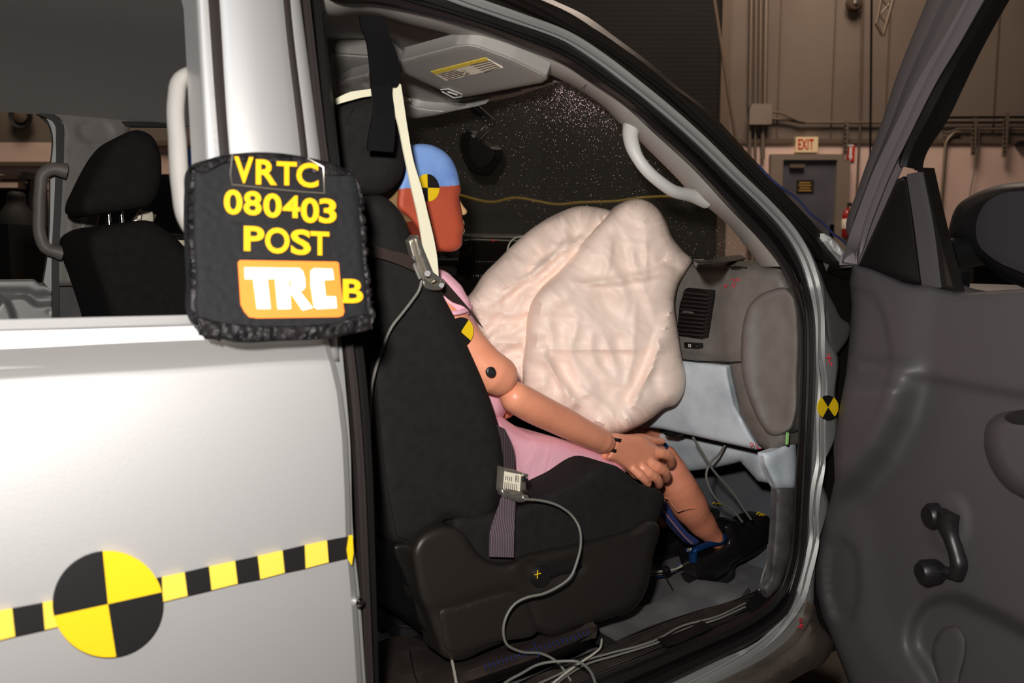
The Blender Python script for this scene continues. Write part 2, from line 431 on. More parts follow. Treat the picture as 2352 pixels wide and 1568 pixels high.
def ellip(name, c, rad, m_, parent=None, rot=None, seg=20, f=None):
    V = []; F = []; c = Vector(c); ns = seg//2
    for i in range(ns+1):
        th = math.pi*i/ns
        for k in range(seg):
            a = 2*math.pi*k/seg; v = Vector((rad[0]*math.sin(th)*math.cos(a), rad[1]*math.sin(th)*math.sin(a), rad[2]*math.cos(th)))
            if rot is not None: v = rot @ v
            V.append(c+v)
    for i in range(ns):
        for k in range(seg): F.append((i*seg+k, (i+1)*seg+k, (i+1)*seg+(k+1) % seg, i*seg+(k+1) % seg))
    o = mk(name, V, F, m_, parent, 60)
    bm = bmesh.new(); bm.from_mesh(o.data); bmesh.ops.remove_doubles(bm, verts=bm.verts, dist=1e-6); bmesh.ops.recalc_face_normals(bm, faces=bm.faces); bm.to_mesh(o.data); bm.free()
    return o
def disc(name, c, ax, ay, r, th, mats, parent=None, quad=None, seg=48, r2=None):
    """disc with centre c, in-plane axes, thickness along -normal ; quad -> two-colour target"""
    c = Vector(c); ax = Vector(ax).normalized(); ay = Vector(ay); ay = (ay-ax*ay.dot(ax)).normalized(); nz = ax.cross(ay)
    if nz.dot(CAM-c) < 0: nz = -nz
    V = [c+nz*th]+[c+nz*th+(ax*math.cos(2*math.pi*k/seg)*r+ay*math.sin(2*math.pi*k/seg)*(r2 or r)) for k in range(seg)]
    V += [c]+[v-nz*th for v in V[1:]]; F = []; fm = []
    for k in range(seg):
        a, b = 1+k, 1+(k+1) % seg; q = (k*4//seg) % 2 if quad else 0
        F += [(0, a, b), (a, a+seg+1, b+seg+1, b), (seg+1, b+seg+1, a+seg+1)]; fm += [q, q, q]
    return mk(name, V, F, mats, parent, 30, fm)
FONT_BOLD = .035
def text_quad(name, s, quad, plane, m_, parent=None, off=.001, th=.0012, bold=.03, cap=True):
    """quad px: TL, TR, BR, BL"""
    cu = bpy.data.curves.new('t', 'FONT'); cu.body = s; cu.offset = bold; cu.space_character = 1.0+bold*3
    cu.resolution_u = 4
    o = bpy.data.objects.new('t', cu); COL.objects.link(o); dg = bpy.context.evaluated_depsgraph_get(); dg.update()
    me = bpy.data.meshes.new_from_object(o.evaluated_get(dg)); bpy.data.objects.remove(o)
    co = [v.co.copy() for v in me.vertices]; F = [tuple(p.vertices) for p in me.polygons]
    x0 = min(c.x for c in co); x1 = max(c.x for c in co); y0 = min(c.y for c in co); y1 = max(c.y for c in co)
    q = [Vector((a, b)) for a, b in quad]; V = []; B = []
    for c in co:
        u = (c.x-x0)/(x1-x0); v = (c.y-y0)/(y1-y0)
        p = (q[0]*(1-u)+q[1]*u)*v+(q[3]*(1-u)+q[2]*u)*(1-v)
        V.append(plane(p.x, p.y, off+th)); B.append(plane(p.x, p.y, off))
    cnt = {}
    for t in F:
        for i in range(len(t)):
            a, b = t[i], t[(i+1) % len(t)]; cnt.setdefault((min(a, b), max(a, b)), []).append((a, b))
    n = len(V); F2 = list(F)+[tuple(reversed([i+n for i in t])) for t in F]+[(c[0][1], c[0][0], c[0][0]+n, c[0][1]+n) for c in cnt.values() if len(c) == 1]
    return mk(name, V+B, F2, m_, parent, 0)
def strokes(name, segs, plane, m_, parent=None, wpx=3, off=.001):
    """hand-drawn marks: list of polylines in px, as thin raised strips"""
    G = []
    for s in segs:
        pts = [plane(x, y, off) for x, y in s]; G.append(tube_geo(pts, wpx*pts[0].length*0+wpx/F_PX*(pts[0]-CAM).length*.5, 5))
    V, F = join_geo(G); return mk(name, V, F, m_, parent, 60)
def ribbon(name, left, right, plane, m_, parent=None, n=40, th=.002, offs=None, cols=3):
    L = resamp(cr([(x, y, 0) for x, y in left], False, 8), n); Rr = resamp(cr([(x, y, 0) for x, y in right], False, 8), n)
    rows = []
    for c in range(cols):
        t = c/(cols-1); row = []
        for i in range(n):
            p = L[i].lerp(Rr[i], t); o_ = 0
            if offs: 
                s = i/(n-1)*(len(offs)-1); j = min(int(s), len(offs)-2); o_ = offs[j]*(1-(s-j))+offs[j+1]*(s-j)
            row.append(plane(p.x, p.y, o_))
        rows.append(row)
    return loft(name, rows, m_, parent, th)

def fuse(name, geos, m_, parent=None, voxel=.003, smooth_it=6):
    V, F = join_geo(geos); me = bpy.data.meshes.new(name); me.from_pydata([tuple(v) for v in V], [], [tuple(f) for f in F])
    bm = bmesh.new(); bm.from_mesh(me); bmesh.ops.recalc_face_normals(bm, faces=bm.faces); bm.to_mesh(me); bm.free()
    o = bpy.data.objects.new(name, me); COL.objects.link(o)
    r = o.modifiers.new('r', 'REMESH'); r.mode = 'VOXEL'; r.voxel_size = voxel
    s = o.modifiers.new('s', 'SMOOTH'); s.iterations = smooth_it; s.factor = .5
    dg = bpy.context.evaluated_depsgraph_get(); dg.update()
    nm = bpy.data.meshes.new_from_object(o.evaluated_get(dg)); bpy.data.objects.remove(o)
    nm.materials.clear(); nm.materials.append(M[m_])
    for p in nm.polygons: p.use_smooth = True; p.material_index = 0
    o = bpy.data.objects.new(name, nm); COL.objects.link(o)
    if parent: o.parent = parent; o.matrix_parent_inverse = Matrix.Translation(parent_origin(parent)).inverted()
    return o
def limb(pts, rs, seg=16, step=.02):
    """tapered limb geometry with rounded ends: pts world, radii metres"""
    n = len(pts); P = []; R = []
    d = (pts[0]-pts[1]).normalized()
    for a in (80, 60, 40, 20): P.append(pts[0]+d*rs[0]*math.sin(math.radians(a))); R.append(rs[0]*math.cos(math.radians(a)))
    c = cr([tuple(p) for p in pts], False, step); acc = [0]
    for a, b in zip(c, c[1:]): acc.append(acc[-1]+(b-a).length)
    kn = [0]; 
    for i in range(1, n):
        j = min(range(len(c)), key=lambda k: (c[k]-pts[i]).length); kn.append(acc[j])
    for p, s in zip(c, acc):
        j = 0
        while j < n-2 and s > kn[j+1]: j += 1
        t = min(1, max(0, (s-kn[j])/max(kn[j+1]-kn[j], 1e-6))); t = t*t*(3-2*t); P.append(p); R.append(rs[j]*(1-t)+rs[j+1]*t)
    d = (pts[-1]-pts[-2]).normalized()
    for a in (20, 40, 60, 80): P.append(pts[-1]+d*rs[-1]*math.sin(math.radians(a))); R.append(rs[-1]*math.cos(math.radians(a)))
    return tube_geo(P, R, seg)
def at(px, py, y): return YP(y)(px, py)
def plimb(pp, seg=16):
    """pp: (px, py, Y, radius in px)"""
    P = [at(a, b, c) for a, b, c, r in pp]; return limb(P, [r/F_PX*(p-CAM).dot(FW) for p, (a, b, c, r) in zip(P, pp)], seg)
def slab_geo(outline, plane, back, R=0, wd=15, step=10, sm=True, backR=True, feats=()):
    P, f, be, loop = tri2d(outline, step, sm, (wd*.07, wd*.25, wd*.55, wd)); d = segdist(P, loop)[0]; q = np.clip(d/wd, 0, 1); h = R*np.sqrt(np.clip(1-(1-q)**2, 0, 1))
    hb = h.copy()
    for ft in feats: h = h+ft(P)
    back = Vector(back); bn = back.normalized()
    V = [plane(x, y, hh) for (x, y), hh in zip(P, h)]; n = len(V); V += [plane(x, y, 0)+back+bn*float(hh) for (x, y), hh in zip(P, hb)]
    return V, list(f)+[tuple(reversed([i+n for i in t])) for t in f]+[(b, a, a+n, b+n) for a, b in be]
# ================================================================ the hall (setting)
def hbox(name, u0, u1, z0, z1, d, th, m_, **k):
    """box in hall axes: u along RT, depth d..d+th along V2"""
    c = V2*(d+th/2)+RT*((u0+u1)/2)+Vector((0, 0, (z0+z1)/2)); R = Matrix((RT, V2, Vector((0, 0, 1)))).transposed()
    return box(name, c, (u1-u0, th, z1-z0), m_, rot=R, **k)
DW = 12.0
def uz(px, py, d=DW):
    P = VPL(d)(px, py); return P.dot(RT), P.z
def hpx(name, x0, y0, x1, y1, d, th, m_, **k):
    ym = (max(y0, -260)+min(y1, 620))/2
    z1 = uz(x0, y0, d)[1]; z0 = uz(x1, y1, d)[1]; u0 = uz(x0, ym, d)[0]; u1 = uz(x1, ym, d)[0]; return hbox(name, u0, u1, z0, z1, d-th, th, m_, **k)
props(hbox('floor', -14, 14, -.2, 0, -8, 20.5, 'floor'), kind='structure')
props(hbox('ceiling', -14, 14, 8.5, 8.7, -8, 20.5, 'ceil'), kind='structure')
zr = uz(1800, 327)[1]
ws = props(hbox('wall_back', -14, 14, zr, 8.5, DW, .3, 'wall'), kind='structure')
props(hbox('wall_back_lower', -14, 14, 0, zr, DW, .3, 'wall_l'), kind='structure')
props(hbox('wall_left', -14.3, -14, 0, 8.5, -8, 20.5, 'wall'), kind='structure')
props(hbox('wall_right', 14, 14.3, 0, 8.5, -8, 20.5, 'wall'), kind='structure')
props(hbox('wall_front', -14, 14, 0, 8.5, -8.3, .3, 'ceil'), kind='structure')
tr_ = hpx('trim_1', 1690, 320, 2352+200, 330, DW, .04, 'wallpanel'); props(tr_, kind='structure')
# panel seams of the wall
for i, x in enumerate((1790, 1915, 2040, 2160, 2290)):
    props(hpx('trim_%d' % (i+2), x, -150, x+2.5, 320, DW, .02, 'wallpanel'), kind='structure')
# brown sectional overhead door
rd = hpx('door_2', 560, -260, 1652, 1400, DW-.05, .12, 'roll'); props(rd, kind='structure')
hpx('door_jamb', 1648, -260, 1668, 900, DW-.05, .2, 'wallpanel', parent=rd)
W = VPL(DW-.1)
props(tube('yellow_rope', ppath([(700, 470), (900, 462), (1058, 449), (1090, 458), (1125, 465), (1185, 455), (1230, 462), (1275, 470), (1330, 466), (1420, 462), (1470, 455), (1560, 451), (1648, 450)], VPL(DW-.3)), .02, 'wyel'), 'yellow rope sagging across the dark brown roll-up door', 'rope')
# exit door
ed = hpx('door_1', 1778, 368, 1918, 760, DW, .06, 'bluedoor'); props(ed, kind='structure')
V, F = join_geo([box_geo((0, 0, 0), (1, 1, 1))])
def hgeo(x0, y0, x1, y1, d, th):
    u0, z1 = uz(x0, y0, d); u1, z0 = uz(x1, y1, d)
    return box_geo(V2*(d-th/2)+RT*((u0+u1)/2)+Vector((0, 0, (z0+z1)/2)), (abs(u1-u0), th, abs(z1-z0)), Matrix((RT, V2, Vector((0, 0, 1)))).transposed())
V, F = join_geo([hgeo(1766, 356, 1930, 369, DW, .12), hgeo(1766, 369, 1780, 760, DW, .12), hgeo(1916, 369, 1930, 760, DW, .12)])
mk('door_frame', V, F, 'greybox', ed)
V, F = join_geo([hgeo(1812, 378, 1845, 386, DW-.06, .06)]); mk('door_closer', V, F, 'conduit', ed)
V, F = join_geo([hgeo(1902, 515, 1910, 540, DW-.06, .07)]); mk('door_handle', V, F, 'chrome', ed)
nt_ = hpx('door_notice', 1829, 413, 1868, 441, DW-.06, .02, 'darksign'); props(nt_, 'small black notice with tan print on the slate blue exit door', 'sign')
V, F = join_geo([hgeo(1834+a, 418+6*i, 1863-a, 421+6*i, DW-.08, .006) for i, a in enumerate((2, 0, 3, 0))]); mk('lettering', V, F, 'tan', nt_)
ex = hpx('exit_sign', 1824, 316, 1874, 351, DW, .08, 'exitw'); props(ex, 'white EXIT sign with red letters above the slate blue door', 'sign')
text_quad('lettering', 'EXIT', [(1833, 319), (1869, 319), (1869, 343), (1833, 343)], VPL(DW-.08), 'redp', ex, .002, .004, .02)
# fire extinguisher arrow sign and extinguisher
fs = hpx('extinguisher_sign', 1945, 325, 1962, 371, DW, .02, 'redp'); props(fs, 'narrow red sign with white down arrow above the fire extinguisher', 'sign')
V, F = join_geo([hgeo(1951, 338, 1956, 360, DW-.02, .006), hgeo(1947, 328, 1960, 336, DW-.02, .006)])
pl = VPL(DW-.022); k = len(V); V += [pl(1948, 358), pl(1959, 358), pl(1953.5, 368), pl(1948, 358, -.004), pl(1959, 358, -.004), pl(1953.5, 368, -.004)]
F += [(k, k+1, k+2), (k+5, k+4, k+3), (k, k+3, k+4, k+1), (k+1, k+4, k+5, k+2), (k+2, k+5, k+3, k)]
mk('arrow', V, F, 'white', fs)
c0 = W(1943, 500); fe = T('fire_extinguisher', 'red fire extinguisher hanging beside the slate blue door', 'fire extinguisher', W(1943, 545))
def lathe(name, c, prof, m_, parent=None, seg=20, ax=Vector((0, 0, 1))):
    V = []; F = []; rot = Vector((0, 0, 1)).rotation_difference(ax).to_matrix()
    for r, z in prof:
        for k in range(seg): a = 2*math.pi*k/seg; V.append(Vector(c)+rot@Vector((r*math.cos(a), r*math.sin(a), z)))
    n = len(prof)
    for i in range(n-1):
        for k in range(seg): F.append((i*seg+k, i*seg+(k+1) % seg, (i+1)*seg+(k+1) % seg, (i+1)*seg+k))
    F += [tuple(reversed(range(seg))), tuple(range((n-1)*seg, n*seg))]
    return mk(name, V, F, m_, parent, 40)
zb = W(1943, 545).z; cz = W(1943, 545)
lathe('cylinder', cz, [(.06, 0), (.075, .02), (.075, .3), (.06, .36), (.025, .39), (.025, .42)], 'redext', fe)
lathe('instruction_label', cz+Vector((0, 0, .12)), [(.0755, 0), (.0765, .002), (.0765, .13), (.0755, .132)], 'label', fe)
box('valve_handle', cz+Vector((0, 0, .45)), (.04, .12, .05), 'darksteel', fe)
tube('hose', [cz+Vector((0, 0, .43))+RT*-.03, cz+Vector((0, 0, .44))+RT*-.1, cz+Vector((0, 0, .3))+RT*-.12, cz+Vector((0, 0, .1))+RT*-.1], .012, 'rubber', fe)
# conduits
def conduit(pts, r, label, name='conduit', m_='conduit', d=DW-.06):
    return props(tube(name, [VPL(d)(x, y) for x, y in pts], r, m_), label, 'pipe', 'metal conduits on the hall wall')
conduit([(1729, -200), (1722, 245)], .022, 'dark vertical conduit entering the top left of the grey box', d=DW-.08)
conduit([(1739, -200), (1734, 245)], .018, 'second vertical conduit from the left above the grey box')
conduit([(1750, -200), (1745, 245)], .018, 'third vertical conduit from the left above the grey box')
conduit([(1763, -200), (1757, 245)], .03, 'rightmost thick vertical conduit above the grey box')
conduit([(1722, 288), (1722, 700)], .025, 'dark left conduit running down from the grey box', d=DW-.08)
conduit([(1735, 288), (1735, 700)], .02, 'middle conduit running down from the grey box')
conduit([(1752, 288), (1752, 365)], .03, 'short right conduit below the grey box')
conduit([(1765, 272), (1805, 275), (1840, 282), (2500, 281)], .022, 'long horizontal conduit running right from the grey box over the exit sign')
conduit([(1765, 256), (1795, 260), (1835, 278), (1850, 280)], .016, 'short bent conduit joining the long one beside the grey box', d=DW-.1)
conduit([(2165, 270), (2500, 268)], .018, 'upper black conduit seen through the open door window', m_='rubber', d=DW-.12)
conduit([(2165, 304), (2176, 306), (2200, 296), (2500, 297)], .016, 'lower horizontal conduit seen through the open door window')
conduit([(2158, 520), (2172, 330), (2178, 318), (2192, 304), (2205, 303)], .022, 'vertical conduit bending from the wall outlet up to the pipes')
conduit([(1985, -200), (1976, 275), (1966, 480)], .014, 'thin dark vertical conduit left of the hoist chain', m_='wallpanel')
ob = hpx('outlet_box', 2150, 503, 2168, 525, DW-.03, .06, 'greybox'); props(ob, 'small grey outlet box at the foot of the vertical conduit', 'outlet box')
jb = hpx('junction_box', 1718, 243, 1765, 289, DW, .16, 'greybox'); props(jb, 'grey square junction box between the vertical conduits', 'junction box')
hpx('box_lid', 1721, 246, 1762, 286, DW-.16, .015, 'greybox', parent=jb)
def strut(x, y0, y1, label):
    o = hpx('strut_channel', x-4, y0, x+4, y1, DW-.12, .05, 'conduit'); props(o, label, 'bracket', 'slotted strut channels on the wall')
    for y in range(int(y0)+6, int(y1)-6, 10): V, F = hgeo(x-1.6, y, x+1.6, y+5, DW-.17, .004); mk('slot', V, F, 'rubber', o)
strut(1941, 280, 355, 'slotted strut channel right of the EXIT sign')
strut(2235, 272, 357, 'slotted strut channel left of its twin in the door window')
strut(2307, 260, 361, 'slotted strut channel at right end of the door window')
props(hpx('wall_bracket', 2332, 325, 2400, 337, DW-.02, .1, 'darksteel'), 'dark steel bracket on the wall at the right picture edge', 'bracket')
props(tube('wall_wire', [VPL(DW-.1)(x, y) for x, y in [(2250, 290), (2247, 340), (2236, 400), (2227, 448), (2227, 600)]], .008, 'wire_g'), 'thin grey wire hanging from the strut channel behind the door mirror', 'wire')
props(tube('hoist_chain', [VPL(9)(x, y) for x, y in [(2005, -300), (2001, 100), (1999, 345), (1998, 520)]], .012, 'rubber'), 'black hoist chain hanging beside the door window frame', 'chain')
bell = T('alarm_bell', 'round brown alarm bell high on the beige wall', 'bell', W(1960, 8))
lathe('gong', W(1960, 10), [(.11, 0), (.11, .03), (.08, .07), (.02, .08)], 'clutter2', bell, ax=-V2)
lathe('hub', W(1960, 10)-V2*.08, [(.035, 0), (.03, .02), (.01, .025)], 'steel', bell, ax=-V2)
tb = T('truss_bracket', 'steel lattice bracket hanging at the top right of the wall', 'bracket', VPL(10)(2040, 20))
for a, b in (((2068, -60), (2028, 82)), ((2036, -60), (2013, 55)), ((2013, 55), (2028, 82))): tube('bar', [VPL(10)(*a), VPL(10)(*b)], .02, 'conduit', tb)
for a, b in (((2042, 10), (2020, 35)), ((2020, 35), (2034, 52)), ((2026, 0), (2045, 22)), ((2056, -25), (2026, 0))): tube('lattice_rod', [VPL(10)(*a), VPL(10)(*b)], .01, 'conduit', tb)
props(tube('slack_cable', [VPL(11)(x, y) for x, y in [(1625, -100), (1650, 60), (1672, 210), (1690, 320)]], .02, 'wallpanel'), 'dark slanting cable beside the brown roll-up door', 'cable')
# left background: clock, shelf, dark workshop clutter
WL = VPL(DW-.1)
ho = T('wall_speaker', 'round horn loudspeaker on the wall in the far left window', 'speaker', WL(48, 272))
lathe('flare', WL(50, 268), [(.13, 0), (.17, .03), (.16, .05), (.115, .02), (.11, .0)], 'clutter', ho, ax=-V2)
lathe('core', WL(50, 268), [(.09, 0), (.09, .05), (.03, .08)], 'wallpanel', ho, ax=-V2)
sh = hpx('wall_beam', -200, 373, 300, 383, DW-.02, .1, 'wallpanel'); props(sh, 'dark pipe rail along the wall in the far left window', 'rail')
sh = T('storage_rack', 'dark storage rack with shelves against the wall at far left', 'rack', VPL(11)(40, 700))
hpx('shelf', -300, 414, 112, 419, 11.2, .4, 'clutter', parent=sh); hpx('shelf', -300, 436, 112, 441, 11.2, .4, 'clutter', parent=sh)
hpx('upright', 108, 405, 114, 1100, 11.2, .4, 'clutter', parent=sh)
hpx('back_panel', -300, 440, 112, 1100, 11.2, .05, 'clutter', parent=sh)
for i, (x0, y0, x1, y1, mm, lb) in enumerate(((0, 402, 14, 414, 'label', 'pale box on the upper rack shelf at far left'), (18, 405, 60, 414, 'clutter2', 'long brown box on the upper rack shelf'), (68, 398, 84, 414, 'clutter', 'black crate on the upper rack shelf by the upright'), (62, 421, 70, 436, 'clutter2', 'small brown carton on the middle rack shelf'))):
    props(hpx('storage_box', x0, y0, x1, y1, 10.9, .2, mm), lb, 'box')
pr = skin('person', [[(VPL(9)(38, 900), .3), (VPL(9)(38, 700), .26), (VPL(9)(37, 560), .24), (VPL(9)(38, 495), .2), (VPL(9)(38, 468), .08), (VPL(9)(38, 452), .1), (VPL(9)(38, 438), .085)]], 'clutter', sub=2)
props(pr, 'person in dark clothes standing in the shadow behind the far left window', 'person')
props(hpx('equipment_cabinet', 60, 520, 130, 1300, 8.5, .8, 'clutter'), 'black equipment cabinet behind the far left window', 'cabinet')
props(hpx('equipment_cabinet', 280, 412, 560, 1300, 8.5, .6, 'clutter'), 'black equipment cabinet behind the driver headrest', 'cabinet')
props(hpx('wall_beam', 300, 325, 640, 336, DW-.02, .1, 'wallpanel'), 'dark rail along the wall behind the driver headrest', 'rail')
props(hpx('blue_drum', 432, 352, 470, 470, 9, .4, 'wire_b'), 'blue container beside the grab handle behind the far window', 'container')
# things behind the truck nose, seen through the door window
md = T('test_cart', 'dark wheeled equipment cart behind the open door window', 'cart', VPL(7)(2240, 1100))
hpx('cabinet_body', 2150, 562, 2480, 700, 7.2, .6, 'clutter', parent=md); hpx('panel', 2160, 556, 2218, 612, 6.6, .1, 'darksteel', parent=md)
hpx('panel', 2222, 566, 2275, 616, 6.6, .1, 'darksteel', parent=md)
hpx('support', 2180, 700, 2200, 1150, 7.2, .3, 'clutter', parent=md)
hpx('support', 2440, 700, 2460, 1150, 7.2, .3, 'clutter', parent=md)
for x in (2190, 2450): lathe('wheel', Vector((0, 0, .06))+V2*6.9+RT*uz(x, 600, 6.9)[0], [(.04, -.03), (.06, -.02), (.06, .02), (.04, .03)], 'rubber', md, ax=RT)
# ================================================================ the truck
TK = T('pickup_truck', 'silver crew cab pickup truck with its front passenger door open', 'truck', (.6, 1.85, 0))
# roof opening / seal / jamb lofts
A_ = [(690, -90), (764, 2), (860, 10), (955, 29), (1083, 64), (1190, 104), (1300, 150), (1356, 188), (1430, 238), (1501, 303), (1590, 385), (1673, 475), (1740, 545), (1792, 612), (1820, 665), (1836, 720), (1840, 800), (1838, 900), (1833, 1000), (1826, 1100), (1822, 1200), (1812, 1290), (1790, 1350), (1750, 1392), (1690, 1428), (1600, 1466), (1450, 1528), (1340, 1572), (1200, 1625)]
B_ = [(720, -150), (860, -70), (960, -28), (1080, 18), (1200, 58), (1300, 95), (1383, 148), (1459, 207), (1536, 269), (1612, 337), (1689, 414), (1765, 487), (1815, 545), (1845, 600), (1866, 680), (1872, 760), (1871, 900), (1867, 1000), (1865, 1100), (1858, 1200), (1850, 1290), (1838, 1344), (1814, 1415), (1778, 1447), (1739, 1474), (1676, 1506), (1550, 1568), (1400, 1640), (1260, 1700)]
C_ = [(730, -180), (872, -92), (978, -48), (1096, -4), (1210, 40), (1310, 80), (1396, 134), (1474, 193), (1550, 256), (1628, 326), (1704, 400), (1780, 472), (1834, 532), (1868, 590), (1893, 655), (1904, 780), (1921, 806), (1919, 900), (1918, 1010), (1899, 1040), (1893, 1123), (1903, 1145), (1893, 1202), (1880, 1245), (1871, 1330), (1864, 1420), (1838, 1466), (1785, 1512), (1700, 1560), (1600, 1606), (1460, 1670)]
D_ = [(1000, -160), (1100, -80), (1270, 0), (1340, 33), (1420, 90), (1500, 150), (1566, 207), (1627, 253), (1681, 310), (1723, 357), (1779, 415), (1850, 496), (1913, 554), (1964, 607), (1972, 640)]
N = 200
def off_rows(pts, offs, n=N):
    return [pxrow(pts, SD(0), n, o) for o in offs]
def mix(P, Q, t, n=N):
    a = resamp(cr([(x, y, 0) for x, y in P], False, 10), n); b = resamp(cr([(x, y, 0) for x, y in Q], False, 10), n)
    return [p.lerp(q, t) for p, q in zip(a, b)]
def lrow(pts, off): return [SD(0)(p.x, p.y, off) for p in pts]
rows = [lrow(mix(A_, B_, 0), -.06), lrow(mix(A_, B_, .12), -.035), lrow(mix(A_, B_, .35), -.025), lrow(mix(A_, B_, .48), -.035), lrow(mix(A_, B_, .62), -.022), lrow(mix(A_, B_, .85), -.018), lrow(mix(A_, B_, 1), -.035)]
loft('door_seal', rows, 'rubber', TK, .012)
rows = [lrow(mix(B_, C_, t), o) for t, o in ((-.05, -.030), (.2, -.029), (.24, -.027), (.28, -.020), (.32, -.0165), (.37, -.015), (.62, -.0155), (.86, -.015), (.92, -.0165), (.96, -.020), (.985, -.026), (1.0, -.045))]
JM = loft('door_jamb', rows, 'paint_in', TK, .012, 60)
C2 = [p for p in C_ if p[1] < 800][:20]; 
n2 = 120
c2 = resamp(cr([(x, y, 0) for x, y in C2[:14]], False, 10), n2); d2 = resamp(cr([(x, y, 0) for x, y in D_], False, 10), n2)
rows = [[SD(0)(p.x, p.y, o) for p in [a.lerp(b, t) for a, b in zip(c2, d2)]] for t, o in ((-.02, -.045), (.15, -.05), (.35, -.03), (.5, -.028), (.7, -.045), (.85, -.04), (1, -.055))]
loft('windshield_moulding', rows, 'rubber_gloss', TK, .02)
# fender edge below / rocker
slab('rocker_panel', [(1868, 1385), (1880, 1425), (1915, 1480), (1895, 1520), (1850, 1545), (1800, 1575), (1700, 1680), (1400, 1720), (1460, 1665), (1600, 1602), (1700, 1556), (1785, 1508), (1836, 1462), (1860, 1420)], SD(.0), 'paint_low', TK, (0, .05, 0), .03, 60, [ridge([(1790, 1500), (1870, 1500)], .0, 20)], 12)
slab('fender_edge', [(1850, 560), (1985, 590), (1985, 800), (1975, 1000), (1960, 1250), (1940, 1480), (1880, 1470), (1866, 1380), (1860, 1000)], SD(.075), 'rubber', TK, (0, .02, 0), 0, 10, step=40, sm=False)
slab('fender_flange', [(1870, 598), (1886, 630), (1900, 668), (1918, 703), (1935, 733), (1950, 742), (1946, 780), (1932, 800), (1922, 812), (1908, 792), (1899, 740), (1886, 680)], SD(.035), 'doorpl', TK, (0, .02, 0), .004, 8, step=7)
# interior A pillar trim + header trim
Tin = [(700, -40), (748, 34), (828, 32), (879, 38), (923, 51), (1051, 83), (1178, 128), (1258, 169), (1300, 189), (1340, 212), (1390, 248), (1425, 284), (1445, 300), (1490, 345), (1560, 415), (1600, 460), (1627, 478), (1665, 510), (1710, 562), (1747, 612)]
Tout = [(700, -90), (750, -8), (860, 0), (955, 19), (1083, 54), (1190, 94), (1300, 140), (1356, 178), (1430, 228), (1501, 293), (1590, 375), (1673, 465), (1740, 535), (1800, 612)]
def mixp(P, Q, t, n=140): return mix(P, Q, t, n)
YB = lambda o: SD(o)
tin = mixp(Tin, Tout, 0); 
rows = []
for t, o in ((-.35, -.22), (-.02, -.155), (.08, -.135), (.3, -.11), (.6, -.09), (.85, -.078), (1.0, -.072)):
    rows.append([SD(0)(p.x, p.y, o) for p in mixp(Tin, Tout, max(t, 0))] if t >= 0 else [SD(0)(p.x, p.y, o) for p in mixp(Tin, Tout, 0)])
APT = loft('pillar_trim', rows[1:], 'trim', TK, .01, 60)
strokes('trim_joint', [[(1333, 207), (1345, 196), (1356, 188)]], SD(.098), 'rubber', APT, 1.5)
# A pillar grab handle
hp = ppath([(1450, 290, .0), (1448, 312, .004), (1456, 345, .01), (1478, 382, .014), (1516, 418, .014), (1550, 440, .01), (1585, 448, .004), (1622, 462, .0)], SD(.125))
rr = lerp_r(len(hp), [.016, .0135, .0112, .0112, .0112, .0115, .0125, .014])
GH = tube('grab_handle', hp, rr, 'trim_l', TK, 16)
# B pillar (silver upright)
def quadstrip(name, l0, l1, m_, par, offs=(0, 0, 0), th=.02, n=30, o0=0):
    return ribbon(name, l0, l1, SD(o0), m_, par, n, th, None, 3)
BP = slab('center_pillar', [(420, -120), (449, 0), (468, 352), (480, 740), (480, 800), (780, 830), (760, 600), (736, 352), (690, 0), (675, -120)], SD(.006), 'paint', TK, (0, .05, 0), .012, 22, (), 14, False, 60)
def pstrip(name, xs, m_, par, o, r=.004, offs=None):
    l0 = [(xs[0]-8, -120), (xs[0], 0), (xs[2], 352), (xs[2]+14, 500)]; l1 = [(xs[1]-8, -120), (xs[1], 0), (xs[3], 352), (xs[3]+14, 500)]
    rows = [lrow([p for p in mix(l0, l1, t, 40)], oo) for t, oo in ((0, o-r), (.12, o), (.5, o+r*.3), (.88, o), (1, o-r))]
    return loft(name, rows, m_, par, .004, 60)
pstrip('pillar_panel', (507, 649, 530, 688), 'paint', BP, .014, .006)
pstrip('window_channel', (476, 506, 502, 529), 'seal', BP, .0075, .003)
pstrip('window_channel', (649, 668, 688, 708), 'seal', BP, .0075, .003)
# vertical seals right of the pillar
def vstrip(xs0, xs1, off0, offm, m_, name='pillar_seal', th=.01):
    l = mix(xs0, xs1, 0, 60); rows = []
    for t, o in ((0, off0), (.25, offm), (.5, offm), (.75, offm), (1, off0)): rows.append([SD(0)(p.x, p.y, o) for p in mix(xs0, xs1, t, 60)])
    return loft(name, rows, m_, TK, th)
S0 = [(680, -80), (689, 0), (730, 352), (775, 700), (800, 900), (813, 1050), (825, 1300), (838, 1580)]
S1 = [(705, -80), (712, 0), (748, 352), (800, 700), (822, 900), (832, 1050), (842, 1300), (850, 1580)]
S2 = [(735, -80), (742, 0), (778, 352), (812, 700), (838, 900), (849, 1050), (853, 1300), (862, 1580)]
vstrip(S0, S1, -.03, -.012, 'seal'); vstrip(S1, S2, -.06, -.03, 'rubber')
